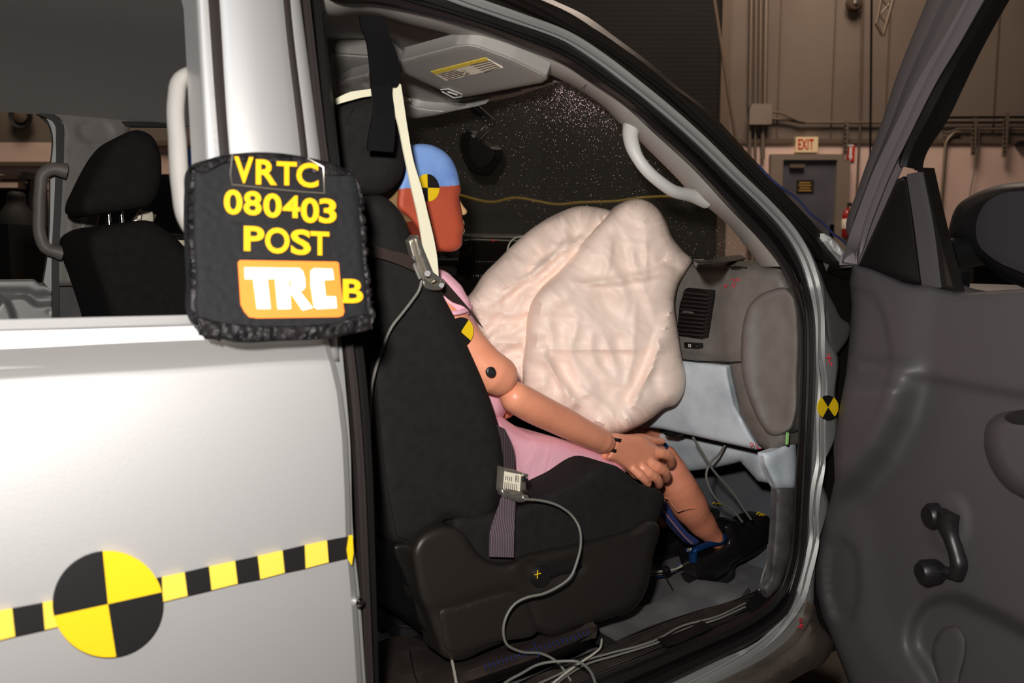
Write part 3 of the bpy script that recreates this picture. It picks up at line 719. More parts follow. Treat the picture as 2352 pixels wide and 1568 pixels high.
# rear door skin
def belt_recess(P):
    x, y = P[:, 0], P[:, 1]; y1 = 796-.022*x; y2 = 868-.107*np.minimum(x, 760)
    t = np.clip((y-y1)/np.maximum(y2-y1, 4), 0, 1.0); dn = np.where(t < 1, -.024*t*np.clip((y2-y1)/50, .2, 1), 0)
    back_ = np.clip((y-y2)/10, 0, 1)
    return np.where(y < y2, dn, -.024*np.clip((y2-y1)/50, .2, 1)*(1-back_*back_*(3-2*back_)))+.008
tops_ = [((762, 757, 746, 735), 740, .028), ((766, 762, 752, 741), 745, .034), ((808, 800, 784, 774), 751, .036), ((812, 804, 788, 778), 753, .033), ((884, 866, 846, 824), 766, .0095), ((892, 873, 852, 829), 768, .0088), ((905, 885, 864, 840), 771, .0086)]
rest_ = [(980, 785, 900), (1060, 797, 1000), (1160, 803, 1120), (1280, 806, 1240), (1400, 817, 1350), (1520, 826, 1480), (1660, 836, 1640)]
polys = [([(-260, y[0]), (0, y[1]), (350, y[2]), (xe-5, y[3]), (xe, y[3])], xe, o) for y, xe, o in tops_]
polys += [([(-260, y0), (0, y0*.76+y1*.24), (350, y0*.42+y1*.58), (x1-5, y1), (x1, y1)], x1, .0086) for y0, x1, y1 in rest_]
rows = []
for mids, xe, o in polys:
    q_ = resamp(cr([(x, y, 0) for x, y in mids], False, 10), 90)
    rows.append([SD(0)(p.x, p.y, o-.008*max(0, 1-(xe-p.x)/14)**2) for p in q_])
def densify(rows, k=4):
    out = []
    for i in range(len(rows)-1):
        for j in range(k):
            t = j/k; out.append([a.lerp(b, t) for a, b in zip(rows[i], rows[i+1])])
    return out+[rows[-1]]
RD = loft('rear_door', rows, 'paint', TK, .04, 35)
P = SD(-.008)(826, 1382); lathe('door_bolt', P, [(.006, -.004), (.006, .002), (.003, .005)], 'chrome', RD, 16, Vector((0, -1, 0)))
# inner edge (thickness) strip of rear door toward the seal: light edge
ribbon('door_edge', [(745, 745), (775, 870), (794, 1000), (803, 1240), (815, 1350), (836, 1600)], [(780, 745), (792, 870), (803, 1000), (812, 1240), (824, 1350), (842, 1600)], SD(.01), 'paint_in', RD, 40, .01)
# handle seen through the rear window, on the B pillar inner side
hb = ppath([(475, 185), (440, 172), (415, 185), (405, 230), (408, 330), (415, 430), (430, 505), (460, 545), (490, 560)], SD(.07))
tube('grab_handle', hb, lerp_r(len(hb), [.011, .0105, .0105, .0105, .011, .011, .011, .011, .009]), 'trim', TK, 16)
slab('pillar_inner_trim', [(462, -60), (700, -60), (745, 400), (765, 800), (490, 800)], SD(.09), 'trim', TK, (0, .03, 0), 0, 10, step=40, sm=False)
# roof skin, headliner
def sheet(name, fn, nx, ny, m_, par, th):
    rows = [[Vector(fn(i/(nx-1), j/(ny-1))) for i in range(nx)] for j in range(ny)]
    return loft(name, rows, m_, par, th, 60)
def headl(s, t):
    x = -1.3+s*2.46; y = 1.14+t*1.44
    q = (y-1.86)/.72
    z = 1.80-(.095 if q > 0 else .075)*abs(q)**2.5-.055*max(0, (x-.5)/.62)**2
    return (x, y, z)
HL = sheet('headliner', headl, 30, 24, 'liner', TK, .015)
def roofs(s, t):
    x = -1.6+s*2.45; y = 1.09+t*1.53; q = (y-1.86)/.77
    return (x, y, 1.865-.085*abs(q)**3-.04*max(0, (x-.6)/.5)**2)
sheet('roof_skin', roofs, 20, 20, 'paint', TK, .01)
# far side of the cab
YL = YP(2.6)
slab('far_pillar_trim', [(80, 240), (190, 250), (305, 268), (302, 284), (285, 330), (250, 400), (215, 560), (196, 657), (128, 657), (128, 500), (135, 400), (143, 300)], YP(2.58), 'dash', TK, (0, .08, 0), .01, 12, [pad([(178, 294), (255, 294), (258, 310), (180, 312)], -.003, 5), ridge([(164, 480), (168, 657)], .004, 4)], 8, False)  # darker grey than the near trim stands in for weaker flash out here
ribbon('far_window_seal', [(85, 262), (125, 280), (130, 330), (128, 420), (120, 600), (122, 770)], [(110, 255), (142, 275), (147, 330), (144, 420), (136, 600), (136, 770)], YP(2.57), 'rubber', TK, 40, .02)
ribbon('far_door_frame', [(-40, 242), (50, 248), (100, 262), (116, 290), (116, 400), (108, 600), (100, 648)], [(-40, 234), (60, 240), (118, 266), (130, 300), (127, 400), (120, 600), (120, 670)], YP(2.585), 'paint_in', TK, 40, .03)
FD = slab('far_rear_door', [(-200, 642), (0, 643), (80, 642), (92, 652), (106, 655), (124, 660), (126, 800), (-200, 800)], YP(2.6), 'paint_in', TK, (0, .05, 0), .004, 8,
  [step_([(-200, 668), (0, 668), (65, 668), (85, 676), (104, 674)], -.012, 3, 1e5), pad([(16, 684), (65, 684), (80, 697), (122, 698), (140, 900), (14, 900)], .016, 7), pad([(-150, 684), (6, 682), (6, 900), (-150, 900)], .016, 7), pad([(110, 712), (118, 712), (118, 722), (110, 722)], -.003, 3)], 6, False)
hh = ppath([(153, 393), (120, 388), (98, 400), (93, 430), (90, 490), (92, 540), (104, 568), (130, 578), (143, 581)], YP(2.5))
tube('grab_handle', hh, lerp_r(len(hh), [.02, .016, .015, .015, .015, .015, .015, .016, .02]), 'dash', TK, 16)  # flash fall-off put into the colour, as on the far pillar trim
slab('far_side_panel', [(122, 655), (200, 655), (300, 655), (500, 655), (900, 640), (1000, 620), (1000, 1100), (122, 1100)], YP(2.62), 'carpet', TK, (0, .05, 0), 0, 10, step=40, sm=False)
slab('seat_belt_trim', [(196, 480), (246, 480), (240, 660), (193, 660)], YP(2.6), 'carpet', TK, (0, .02, 0), 0, 10, step=20, sm=False)
slab('belt_guide', [(183, 420), (186, 392), (200, 384), (218, 384), (212, 400), (200, 410), (198, 520), (190, 530), (183, 500)], YP(2.57), 'trim', TK, (0, .02, 0), .006, 8, step=6)
# far front door window sill and frame
slab('far_front_door', [(200, 520), (440, 540), (800, 560), (1010, 556), (1010, 720), (200, 720)], YP(2.64), 'black', TK, (0, .06, 0), .01, 20, step=30, sm=False)
ribbon('far_roof_rail', [(280, 278), (400, 280), (600, 268), (900, 285)], [(290, 290), (400, 291), (600, 284), (900, 300)], YP(2.56), 'rubber', TK, 40, .03)
# far A pillar
tube('far_front_pillar', [YP(2.45)(880, 280), YP(2.5)(940, 400), YP(2.55)(1000, 520), YP(2.6)(1060, 600)], .035, 'trim', TK, 12)
# cab floor, tunnel, firewall, inner sill
box('cab_floor', (.7, 1.83, .50), (2.6, 1.62, .04), 'carpet', TK)
slab('toe_board', [(1400, 1060), (1600, 1068), (1790, 1090), (1800, 1180), (1790, 1290), (1740, 1345), (1560, 1330), (1380, 1300)], GP((1.86, 1.3, .6), (-.8, 0, .6)), 'mat', TK, (.05, 0, -.03), 0, 10, [wob(.006, 60, 2)], 14, False)
box('far_door_panel', (.95, 2.69, .89), (2.4, .05, .74), 'black', TK)
box('near_cowl_side', (1.9, 1.06, .9), (.5, .04, .8), 'mat', TK)
box('dash_core', (1.80, 1.87, 1.14), (.32, 1.4, .32), 'dash', TK, bev=.02)
box('centre_console', (1.1, 1.86, .72), (.8, .2, .4), 'black', TK, bev=.03)
box('firewall', (2.12, 1.83, .9), (.04, 1.6, .8), 'mat', TK)
box('undercarriage', (.6, 1.85, .43), (3.0, 1.3, .1), 'clutter', TK)
# sill trim: ridged kick plate, following the door opening
G = [(1000, 1660), (1120, 1600), (1250, 1540), (1400, 1478), (1500, 1435), (1600, 1402), (1700, 1372), (1745, 1350), (1780, 1310)]
H_ = [(1150, 1650), (1330, 1575), (1450, 1528), (1600, 1466), (1690, 1428), (1750, 1392), (1790, 1350), (1812, 1290), (1818, 1240)]
zs = .585
rows = []
for t, o in ((0, .0), (.03, .012), (.3, .014), (.6, .012), (.9, .012), (1, .03)): rows.append([ZP(zs)(p.x, p.y, o) for p in mix(G, H_, t, 80)])
SL = loft('sill_plate', rows, 'sill', TK, .02)
V = []; F = []; parts = []
for t in (.12, .2, .28, .36, .44, .52, .6, .68, .76):
    parts.append(tube_geo([ZP(zs)(p.x, p.y, .014) for p in mix(G, H_, t, 60)][2:-10], .0022, 6))
V, F = join_geo(parts); mk('tread_ribs', V, F, 'sillblack', SL)
# rear portion: rounded black seat-base sill and seam
R0 = [(820, 1490), (930, 1460), (1040, 1500), (1200, 1460), (1345, 1420), (1372, 1432)]
R1 = [(820, 1620), (950, 1640), (1100, 1580), (1240, 1530), (1345, 1480), (1374, 1450)]
rows = []
for t, o in ((0, .03), (.25, .045), (.5, .05), (.72, .045), (.9, .015), (1, -.03)): rows.append([ZP(.60)(p.x, p.y, o) for p in mix(R0, R1, t, 60)])
SB = loft('sill_cover', rows, 'sillblack', TK, .02, 60)
parts = []
for i in range(25):
    t = i/24; x = 1115+235*t; y = 1530-78*t; L = 5 if i % 12 else 6
    if i == 12: parts.append([(x-8, y-18), (x-2, y-4), (x+4, y+8), (x+4, y+18)])
    parts.append([(x-3, y-L), (x+3, y+L)])
strokes('ruler_ticks', parts, ZP(.653), 'bluepen', SB, 1.8, .004)
strokes('seam', [[(941, 1495), (945, 1520), (952, 1550), (965, 1580)]], ZP(.65), 'rubber', SB, 2.5, .002)
slab('floor_carpet_flap', [(1350, 1432), (1400, 1412), (1500, 1385), (1600, 1330), (1720, 1345), (1700, 1372), (1600, 1402), (1500, 1437), (1430, 1480), (1380, 1462)], ZP(.575), 'carpet', TK, (0, 0, -.02), 0, 10, [wob(.012, 70, 5)], 12, False)
slab('torn_opening', [(1353, 1436), (1370, 1446), (1425, 1478), (1412, 1490), (1368, 1466)], ZP(.60), 'clutter', TK, (0, 0, -.01), 0, 10, step=8, sm=False)
slab('seat_track_bracket', [(862, 1375), (905, 1360), (940, 1358), (955, 1400), (980, 1450), (915, 1440), (880, 1410)], ZP(.6), 'darksteel', TK, (0, 0, -.03), .01, 10, [pad([(890, 1396), (915, 1392), (920, 1402), (895, 1405)], -.004, 3)], 8, False)
ribbon('rear_sill_rail', [(860, 1490), (1000, 1445)], [(860, 1510), (1000, 1468)], ZP(.61), 'black', TK, 10, .03)
# kick panel next to firewall
slab('kick_panel', [(1751, 1041), (1790, 1028), (1828, 985), (1830, 1100), (1826, 1122), (1782, 1122), (1767, 1092), (1755, 1065)], YP(1.07), 'dash_lit', TK, (0, .012, 0), .012, 18, [wob(.002, 30)], 9, False, 60)
slab('lower_kick_panel', [(1782, 1118), (1828, 1118), (1824, 1200), (1815, 1290), (1790, 1350), (1765, 1375), (1752, 1350), (1768, 1329), (1776, 1246), (1780, 1187)], YP(1.07), 'kick_dark', TK, (0, .012, 0), .012, 18, [wob(.002, 30)], 9, False, 60)
# ---------------- dashboard
DX = 1.47
DB = slab('dashboard', [(1180, 612), (1300, 606), (1450, 606), (1590, 611), (1660, 607), (1741, 611), (1794, 617), (1808, 640), (1822, 680), (1830, 760), (1830, 960), (1811, 995), (1808, 1023), (1766, 1039), (1740, 1020), (1700, 950), (1674, 834), (1570, 824), (1450, 818), (1300, 812), (1180, 812)], XP(DX), 'dash', TK, (.10, 0, 0), .03, 26,
  [step_([(1720, 560), (1700, 610), (1665, 660), (1655, 720), (1657, 830), (1657, 900)], -.018, 9, 400), ridge([(1510, 628), (1600, 626), (1700, 626), (1800, 640)], .0, 20)], 8, False, 60)
sp = slab('side_cap', [(1701, 831), (1701, 796), (1706, 743), (1720, 701), (1745, 676), (1773, 664), (1804, 660), (1823, 676), (1832, 708), (1836, 760), (1834, 866), (1829, 960), (1820, 985), (1766, 999), (1748, 978), (1724, 929), (1710, 887)], XP(DX-.02), 'dash', DB, (.03, 0, 0), .028, 12,
  [pad([(1734, 700), (1760, 688), (1800, 680), (1812, 690), (1822, 740), (1822, 850), (1812, 930), (1800, 975), (1770, 985), (1740, 930), (1728, 850), (1728, 760)], -.01, 20)], 7)
gb = slab('glove_box', [(1440, 822), (1569, 826), (1671, 838), (1674, 866), (1688, 929), (1717, 985), (1745, 1030), (1735, 1033), (1597, 1002), (1520, 985), (1430, 975)], GP((DX-.012, 1.2, 1.1), (-1, -.05, -.12)), 'dash_lit', DB, (.08, 0, 0), .012, 9, [wob(.003, 90, 3)], 8, False)
strokes('gap_line', [[(1566, 826), (1600, 830), (1680, 833), (1700, 831)]], XP(DX-.032), 'rubber', DB, 4)
slab('knee_panel', [(1440, 985), (1520, 990), (1597, 1006), (1735, 1036), (1752, 1045), (1765, 1080), (1776, 1112), (1740, 1105), (1700, 1060), (1640, 1075), (1583, 1082), (1440, 1078)], GP((DX+.1, 1.3, 1.0), (-.9, 0, -.3)), 'dash_lit', DB, (.05, 0, 0), .02, 20, [wob(.006, 70, 8)], 10, False, 70)
slab('latch', [(1522, 991), (1562, 998), (1553, 1003), (1528, 1000)], XP(DX-.0), 'black', DB, (.02, 0, 0), .004, 4, step=5, sm=False)
# centre vent with slats
vent = slab('air_vent', [(1573, 664), (1580, 661), (1634, 666), (1634, 680), (1618, 776), (1612, 778), (1556, 770), (1555, 760), (1561, 700)], XP(DX-.028), 'rubber_gloss', DB, (.02, 0, 0), .002, 3, step=7, sm=False)
for i in range(11):
    t = (i+.5)/11; y0 = 666+(768-666)*t; x0 = 1576-19*t; x1 = 1632-15*t
    pl = XP(DX-.036); a = pl(x0, y0); b = pl(x1, y0+5)
    V, F = box_geo((a+b)/2, ((b-a).length, .018, .0035), Matrix(((b-a).normalized(), Vector((1, 0, .15)).normalized(), (b-a).normalized().cross(Vector((1, 0, .15)).normalized()))).transposed())
    mk('slat', V, F, 'seal', vent)
strokes('vane_tab', [[(1568, 716), (1578, 716), (1592, 718)]], XP(DX-.045), 'steel', vent, 5)
sw = slab('seat_heater_switch', [(1571, 786), (1602, 789), (1603, 800), (1572, 798)], XP(DX-.032), 'rubber_gloss', DB, (.02, 0, 0), .004, 4, step=4, sm=False)
strokes('symbol', [[(1581, 790), (1583, 792), (1581, 794), (1583, 797)], [(1585, 790), (1587, 792), (1585, 794), (1587, 797)]], XP(DX-.037), 'white', sw, 1.6)
# dash top surface
V = []
def dtop(s, t):
    y = 1.07+t*1.5; x = 1.475+s*(.1+.38*min(1, t*3)); return (x, y, 1.318+.012*math.sin(s*3.1)-.01*s)
sheet('dash_top', dtop, 14, 30, 'dash', DB, .02)
slab('defroster_grille', [(1587, 596), (1620, 600), (1650, 590), (1700, 585), (1713, 592), (1700, 598), (1640, 606), (1600, 608)], ZP(1.325), 'darksteel', DB, (0, 0, -.005), .004, 4, step=5, sm=False)
strokes('side_defroster_slots', [[(1668, 614), (1690, 612), (1715, 615)], [(1680, 617), (1700, 616)]], XP(DX-.022), 'rubber', DB, 4)
strokes('red_pen_marks', [[(1681, 642), (1684, 640), (1688, 643), (1684, 646), (1689, 649)], [(1692, 641), (1697, 640), (1698, 645), (1693, 645), (1692, 641)], [(1661, 656), (1667, 653), (1670, 657), (1664, 660)], [(1680, 652), (1686, 659), (1690, 653), (1684, 661)]], XP(DX-.027), 'redpen', DB, 2)
strokes('red_pen_marks', [[(1723, 1019), (1727, 1016), (1731, 1020), (1729, 1025), (1724, 1023), (1723, 1019)], [(1735, 1020), (1741, 1030), (1748, 1030)]], XP(DX-.05), 'redpen', DB, 2)
strokes('green_tape_mark', [[(1809, 993), (1808, 1008), (1807, 1020)]], XP(DX-.045), 'greenpen', DB, 7)
# centre stack
CS = slab('center_stack', [(1058, 548), (1090, 545), (1180, 547), (1240, 548), (1240, 760), (1110, 760), (1040, 740), (1046, 640), (1056, 580)], XP(1.32), 'rubber_gloss', DB, (.2, 0, 0), .02, 14, [pad([(1062, 560), (1076, 556), (1072, 600), (1066, 640), (1056, 640)], -.01, 4)], 8, False)
for i in range(8):
    y = 560+i*9; strokes('vent_slat', [[(1063-i*.7, y), (1077-i*.9, y+1)]], XP(1.295), 'seal', CS, 3)
strokes('radio_markings', [[(1092+i*7, 601), (1095+i*7, 601)] for i in range(8)]+[[(1087, 631), (1087, 634)], [(1093, 631), (1093, 634)], [(1098, 630), (1098, 637)]], XP(1.297), 'steel', CS, 2)
strokes('red_pen_marks', [[(1129, 550), (1134, 553)], [(1132, 549), (1131, 555)], [(1137, 553), (1143, 551)]], XP(1.297), 'redpen', CS, 1.6)
slab('steering_cowl', [(1040, 560), (1066, 536), (1085, 538), (1112, 545), (1110, 560), (1060, 580)], XP(1.5), 'dash', DB, (.2, 0, 0), .02, 10, step=8)
strokes('lower_gear', [[(900, 640), (1000, 640)]], XP(1.3), 'rubber', DB, 3)
# windshield glass and grit
wp = [Vector((1.02, 1.14, 1.685)), Vector((1.08, 1.86, 1.71)), Vector((1.02, 2.56, 1.685))]
wb = [Vector((1.58, 1.08, 1.33)), Vector((1.98, 1.86, 1.32)), Vector((1.58, 2.64, 1.33))]
def q3(p, t): return p[0]*((1-t)*(1-2*t))+p[1]*(4*t*(1-t))+p[2]*(t*(2*t-1))
WSr = [[q3(wp, t/20).lerp(q3(wb, t/20), s/12)+Vector((.06, 0, .05))*math.sin(s/12*3.14)*.6*math.sqrt(4*(t/20)*(1-t/20)) for s in range(13)] for t in range(21)]
WS = loft('windshield', WSr, 'glass', TK, .004, 60)
WS.visible_shadow = True
def grit():
    rnd = random.Random(7); V = []; F = []
    for i in range(4600):
        if rnd.random() < .62:
            t = abs(rnd.gauss(.10, .10)); s = min(abs(rnd.gauss(.05, .14)), 1)
        else: t = rnd.random()*.75; s = rnd.random()
        if t > .9 or t < .03: continue
        p = q3(wp, t).lerp(q3(wb, t), s)+Vector((.06, 0, .05))*math.sin(s*3.14)*.6*math.sqrt(4*t*(1-t))+Vector((-.004, -.002, -.005))
        r = rnd.choice((.0005, .0007, .0009, .0013)); k = len(V)
        R = Matrix.Rotation(rnd.random()*6, 3, 'X')@Matrix.Rotation(rnd.random()*6, 3, 'Z')
        V += [p+R@Vector(v)*r for v in ((1, 0, 0), (-1, 0, 0), (0, 1, 0), (0, -1, 0), (0, 0, 1), (0, 0, -1))]
        F += [tuple(k+j for j in f) for f in ((0, 2, 4), (2, 1, 4), (1, 3, 4), (3, 0, 4), (2, 0, 5), (1, 2, 5), (3, 1, 5), (0, 3, 5))]
    return V, F
V, F = grit(); gr = mk('glass_grit', V, F, 'speck', WS, 0); gr['kind'] = 'stuff'
# sun visor, header
vis = slab('sun_visor', [(917, 137), (1044, 104), (1075, 100), (1100, 105), (1178, 134), (1255, 172), (1257, 182), (1245, 190), (1070, 223), (1050, 222), (1003, 204), (920, 166)], GP(Vector(ZP(1.66)(1100, 160)), (-.25, 0, -1)), 'trim', TK, (0.01, 0, .022), .006, 8, step=8, sm=False)
vpl = GP(Vector(ZP(1.66)(1100, 160)), (-.25, 0, -1))
vp2 = lambda x, y, o=0: vpl(x, y, .0075+o)
lab = slab('warning_label', [(990, 166), (1115, 134), (1155, 156), (1025, 186)], vp2, 'label', vis, (0, 0, .003), .0, 3, (), 10, False)
slab('warning_band', [(990, 165), (1115, 133), (1122, 138), (1000, 171)], lambda x, y, o=0: vpl(x, y, .0085+o), 'yellow2', vis, (0, 0, .001), 0, 3, (), 10, False)
sg = []
for i in range(5):
    sg.append([(1007+i*5.5, 171+i*3.0), (1048+i*4, 161+i*2.6)]); sg.append([(1080+i*8, 150+i*3.8), (1128+i*4.8, 139+i*3.6)])
sg += [[(1054, 163), (1062, 172)], [(1060, 160), (1064, 168)], [(1066, 160), (1071, 168)], [(1057, 168), (1066, 165)], [(1068, 170), (1076, 167)], [(1066, 174), (1080, 170)]]
strokes('label_print', sg, lambda x, y, o=0: vpl(x, y, .0095), 'clutter2', vis, 1.0)
strokes('visor_clip', [[(1012, 206), (1030, 204), (1060, 216), (1062, 222), (1042, 224), (1015, 210)], [(1028, 211), (1050, 218)]], lambda x, y, o=0: vpl(x, y, .008), 'trim_l', vis, 3)
slab('header_trim', [(880, 128), (920, 160), (1003, 204), (1060, 224), (1150, 212), (1270, 188), (1290, 186), (1180, 222), (1114, 236), (1067, 246), (1019, 247), (971, 240), (920, 222), (870, 190), (800, 170), (760, 200), (760, 120)], GP(Vector(ZP(1.672)(1050, 230)), (-.35, 0, -1)), 'trim', TK, (0.02, 0, .03), .012, 12, step=9, sm=False)
slab('map_lamp_console', [(766, 196), (800, 178), (848, 166), (852, 210), (800, 225), (775, 225)], GP(Vector(ZP(1.69)(800, 200)), (-.35, 0, -1)), 'trim', TK, (0.01, 0, .02), .006, 8, [pad([(782, 205), (800, 198), (806, 206), (788, 212)], -.003, 4), pad([(832, 188), (846, 184), (850, 194), (838, 198)], -.003, 4)], 6, False)
slab('roof_lamp_lens', [(926, 225), (943, 232), (926, 236)], GP(Vector(ZP(1.66)(930, 230)), (-.35, 0, -1)), 'strap', TK, (0, 0, .005), .002, 3, step=4, sm=False)
slab('header_lower_trim', [(926, 238), (960, 246), (1019, 252), (1080, 247), (1115, 238), (1040, 256), (985, 268), (940, 270), (926, 262)], GP(Vector(ZP(1.65)(1000, 255)), (-.5, 0, -1)), 'trim_l', TK, (.02, 0, .02), .008, 8, step=7)
# rear view mirror
RM = slab('rear_view_mirror', [(1056, 318), (1063, 300), (1074, 298), (1082, 312), (1110, 330), (1130, 340), (1133, 356), (1122, 378), (1110, 394), (1103, 402), (1085, 396), (1066, 370), (1057, 345)], XP(1.22), 'rubber', TK, (.03, 0, 0), .012, 10, step=6)
slab('mirror_face', [(1080, 316), (1110, 331), (1129, 342), (1131, 356), (1120, 376), (1105, 383), (1085, 366), (1078, 340)], XP(1.205), 'darksteel', RM, (.004, 0, 0), .001, 4, step=6)
tube('mirror_arm', [XP(1.22)(1092, 324), XP(1.25)(1104, 310), XP(1.27)(1118, 294), XP(1.27)(1126, 286)], .009, 'chrome', RM)
tube('mirror_arm', [XP(1.27)(1130, 284), XP(1.27)(1106, 262), XP(1.25)(1080, 240)], .013, 'rubber', RM)
# engine cowl wires & wiper seen outside windshield base
tube('antenna_cable', ppath([(1743, 380), (1765, 405), (1792, 429), (1830, 455), (1868, 496), (1890, 512), (1913, 536), (1935, 552), (1957, 578)], SD(.03)), .0024, 'wire_n', TK, 6)
slab('cowl_film', [(1893, 536), (1907, 543), (1925, 560), (1950, 590), (1960, 606), (1945, 600), (1915, 575), (1900, 555)], SD(.02), 'trim_l', TK, (0, .02, 0), .004, 5, [wob(.006, 9, 1)], 5, False)
box('hood', (2.5, 1.85, 1.22), (.85, 1.5, .04), 'paint', TK, bev=.015)
strap_ = tube('hazard_strap', [Vector((2.16, 1.2, 1.30)), Vector((2.12, 1.5, 1.31)), Vector((2.15, 1.9, 1.30))], .014, 'wyel', TK)
# tyres so that the truck stands on the floor
for x, y in ((2.35, 1.15), (2.35, 2.55), (-1.3, 1.15), (-1.3, 2.55)):
    lathe('wheel', (x, y, .36), [(.2, -.1), (.33, -.11), (.36, -.08), (.36, .08), (.33, .11), (.2, .1)], 'rubber', TK, 32, Vector((0, 1, 0)))
box('chassis', (.5, 1.85, .40), (4.2, .9, .1), 'clutter', TK)
# ---------------- front passenger door, swung open
def door_crest(P):
    d, s = segdist(P, [(2078, 560), (2072, 750), (2060, 850), (2034, 940), (1995, 1015), (1950, 1070), (1880, 1125)], False); sd = -d*s
    A = .014+.048*np.clip((P[:, 1]-810)/90, 0, 1); t = np.clip((sd+8)/95, 0, 1)
    return A*(1-t*t*(3-2*t))
FDR = slab('front_door', [(1957, 605), (1975, 610), (2000, 616), (2040, 633), (2075, 648), (2100, 654), (2135, 654), (2165, 664), (2210, 673), (2280, 668), (2352, 664), (2480, 650), (2480, 1720), (2020, 1720), (1985, 1640), (1950, 1568), (1915, 1480), (1888, 1420), (1873, 1360), (1870, 1290), (1878, 1240), (1893, 1185), (1905, 1150), (1915, 1100), (1913, 1030), (1925, 950), (1942, 860), (1952, 760), (1955, 700), (1950, 650)], DP(), 'doorpl', TK, tuple(DN*-.06), .02, 22,
  [pad([(1957, 660), (2000, 670), (2025, 710), (2038, 760), (2046, 850), (2034, 900), (2012, 955), (1980, 1010), (1945, 1045), (1900, 1060), (1850, 1000), (1850, 660)], -.006, 6), door_crest,
   step_([(2480, 930), (2352, 908), (2250, 890), (2150, 872), (2040, 853)], .010, 5, 260),
   
   pad([(2060, 830), (2200, 860), (2480, 900), (2480, 1250), (2300, 1230), (2150, 1190), (2060, 1140), (2000, 1080), (2010, 1040), (2060, 960)], .0, 40),
   pad([(1900, 1290), (1912, 1250), (1935, 1240), (1960, 1260), (1972, 1320), (1968, 1390), (1950, 1425), (1930, 1425), (1905, 1380)], -.008, 7),
   pad([(1880, 1180), (1960, 1190), (1990, 1300), (2010, 1420), (2060, 1500), (2200, 1640), (1900, 1640), (1860, 1400), (1860, 1250)], .012, 50),
   pad([(2100, 1430), (2130, 1388), (2180, 1372), (2260, 1400), (2400, 1470), (2480, 1500), (2480, 1800), (2250, 1800), (2130, 1540), (2095, 1480)], -.03, 22),
   pad([(2145, 1210), (2170, 1145), (2200, 1145), (2222, 1190), (2215, 1240), (2190, 1265), (2150, 1250)], .006, 12)], 11, False, 70)
slab('speaker_cover', [(1897, 1300), (1908, 1262), (1925, 1244), (1945, 1248), (1962, 1280), (1970, 1330), (1966, 1385), (1950, 1418), (1932, 1420), (1912, 1395), (1900, 1350)], DP(-.014), 'doorpl2', FDR, tuple(DN*-.006), .004, 8, step=7)
strokes('panel_gap', [[(1949, 825), (1990, 834), (2040, 843)], [(2000, 672), (2024, 712), (2036, 760), (2041, 850)]], lambda x, y, o=0: DP()(x, y, .003), 'rubber', FDR, 2.5)
# arm rest pull
slab('armrest', [(2256, 1010), (2262, 975), (2285, 950), (2320, 940), (2352, 938), (2500, 935), (2500, 1200), (2420, 1180), (2352, 1150), (2310, 1125), (2275, 1080)], DP(-.0), 'trim', FDR, tuple(DN*-.02), .05, 40, (), 9, True, 70).data.materials[0] = M['doorpl']
slab('armrest_recess', [(2306, 958), (2325, 945), (2352, 940), (2440, 940), (2440, 985), (2352, 976), (2320, 970)], DP(-.05), 'clutter', FDR, tuple(DN*-.01), .002, 6, step=8)
# window crank
ck = ppath([(2182, 1175), (2180, 1205), (2188, 1240), (2198, 1275), (2203, 1300), (2195, 1322)], lambda x, y, o=0: DP()(x, y, .03))
CK = tube('window_crank', ck, lerp_r(len(ck), [.019, .018, .013, .012, .013, .012]), 'black', FDR, 14)
lathe('crank_hub', DP()(2182, 1182, .0), [(.021, 0), (.021, .035), (.015, .043)], 'black', FDR, 20, DN)
lathe('crank_knob', DP()(2160, 1310, .03), [(.015, 0), (.0195, .008), (.0195, .03), (.014, .038)], 'black', FDR, 20, DN)
tube('crank_arm', [DP()(2160, 1310, .033), DP()(2195, 1318, .033)], .009, 'black', FDR, 12)
slab('door_pull_cup', [(2288, 1240), (2300, 1228), (2352, 1255), (2480, 1290), (2480, 1390), (2400, 1345), (2352, 1322), (2310, 1290)], DP(-.012), 'rubber', FDR, tuple(DN*-.005), .003, 8, step=9, sm=False)
mp = slab('map_pocket', [(2150, 1568), (2140, 1480), (2165, 1440), (2200, 1435), (2220, 1460), (2222, 1500), (2208, 1560), (2215, 1700), (2160, 1700)], DP(.02), 'doorpl', FDR, tuple(DN*-.03), .02, 14, step=9)
# window frame
fo = [(2175, -120), (2129, 0), (2082, 116), (2058, 179), (2029, 268), (1971, 433), (1944, 531), (1957, 567), (1964, 607)]
fi = [(2345, -120), (2270, 0), (2215, 95), (2158, 188), (2120, 260), (2087, 326), (2050, 400), (2010, 500), (1970, 612)]
rows = []
for t, o in ((0, -.02), (.04, .0), (.25, .004), (.33, -.008), (.42, .0), (.62, .002), (.68, .008), (.8, .006), (.93, .004), (1, -.02)): rows.append([DP()(p.x, p.y, o) for p in mix(fo, fi, t, 80)])
WF = loft('window_frame', rows, 'frame', FDR, .03, 50)
gi = [(2395, -120), (2319, 0), (2261, 103), (2181, 268), (2120, 388), (2135, 450), (2158, 545), (2187, 670)]
gf = [(2340, -120), (2268, 0), (2213, 95), (2156, 188), (2118, 260), (2085, 326), (2062, 395), (2075, 660)]
rows = [[DP()(p.x, p.y, o) for p in r] for r, o in ((mix(gf, gi, 0, 80), -.005), (mix(gf, gi, .3, 80), -.015), (mix(gf, gi, .6, 80), -.01), (mix(gf, gi, 1, 80), -.03))]
loft('window_gasket', [r[:54] for r in rows], 'rubber', FDR, .02)
slab('mirror_sail', [(2060, 412), (2075, 405), (2084, 415), (2115, 652), (2075, 648), (2040, 633), (2000, 616), (1971, 610)], DP(-.004), 'rubber', FDR, tuple(DN*-.02), .004, 8, step=10, sm=False)
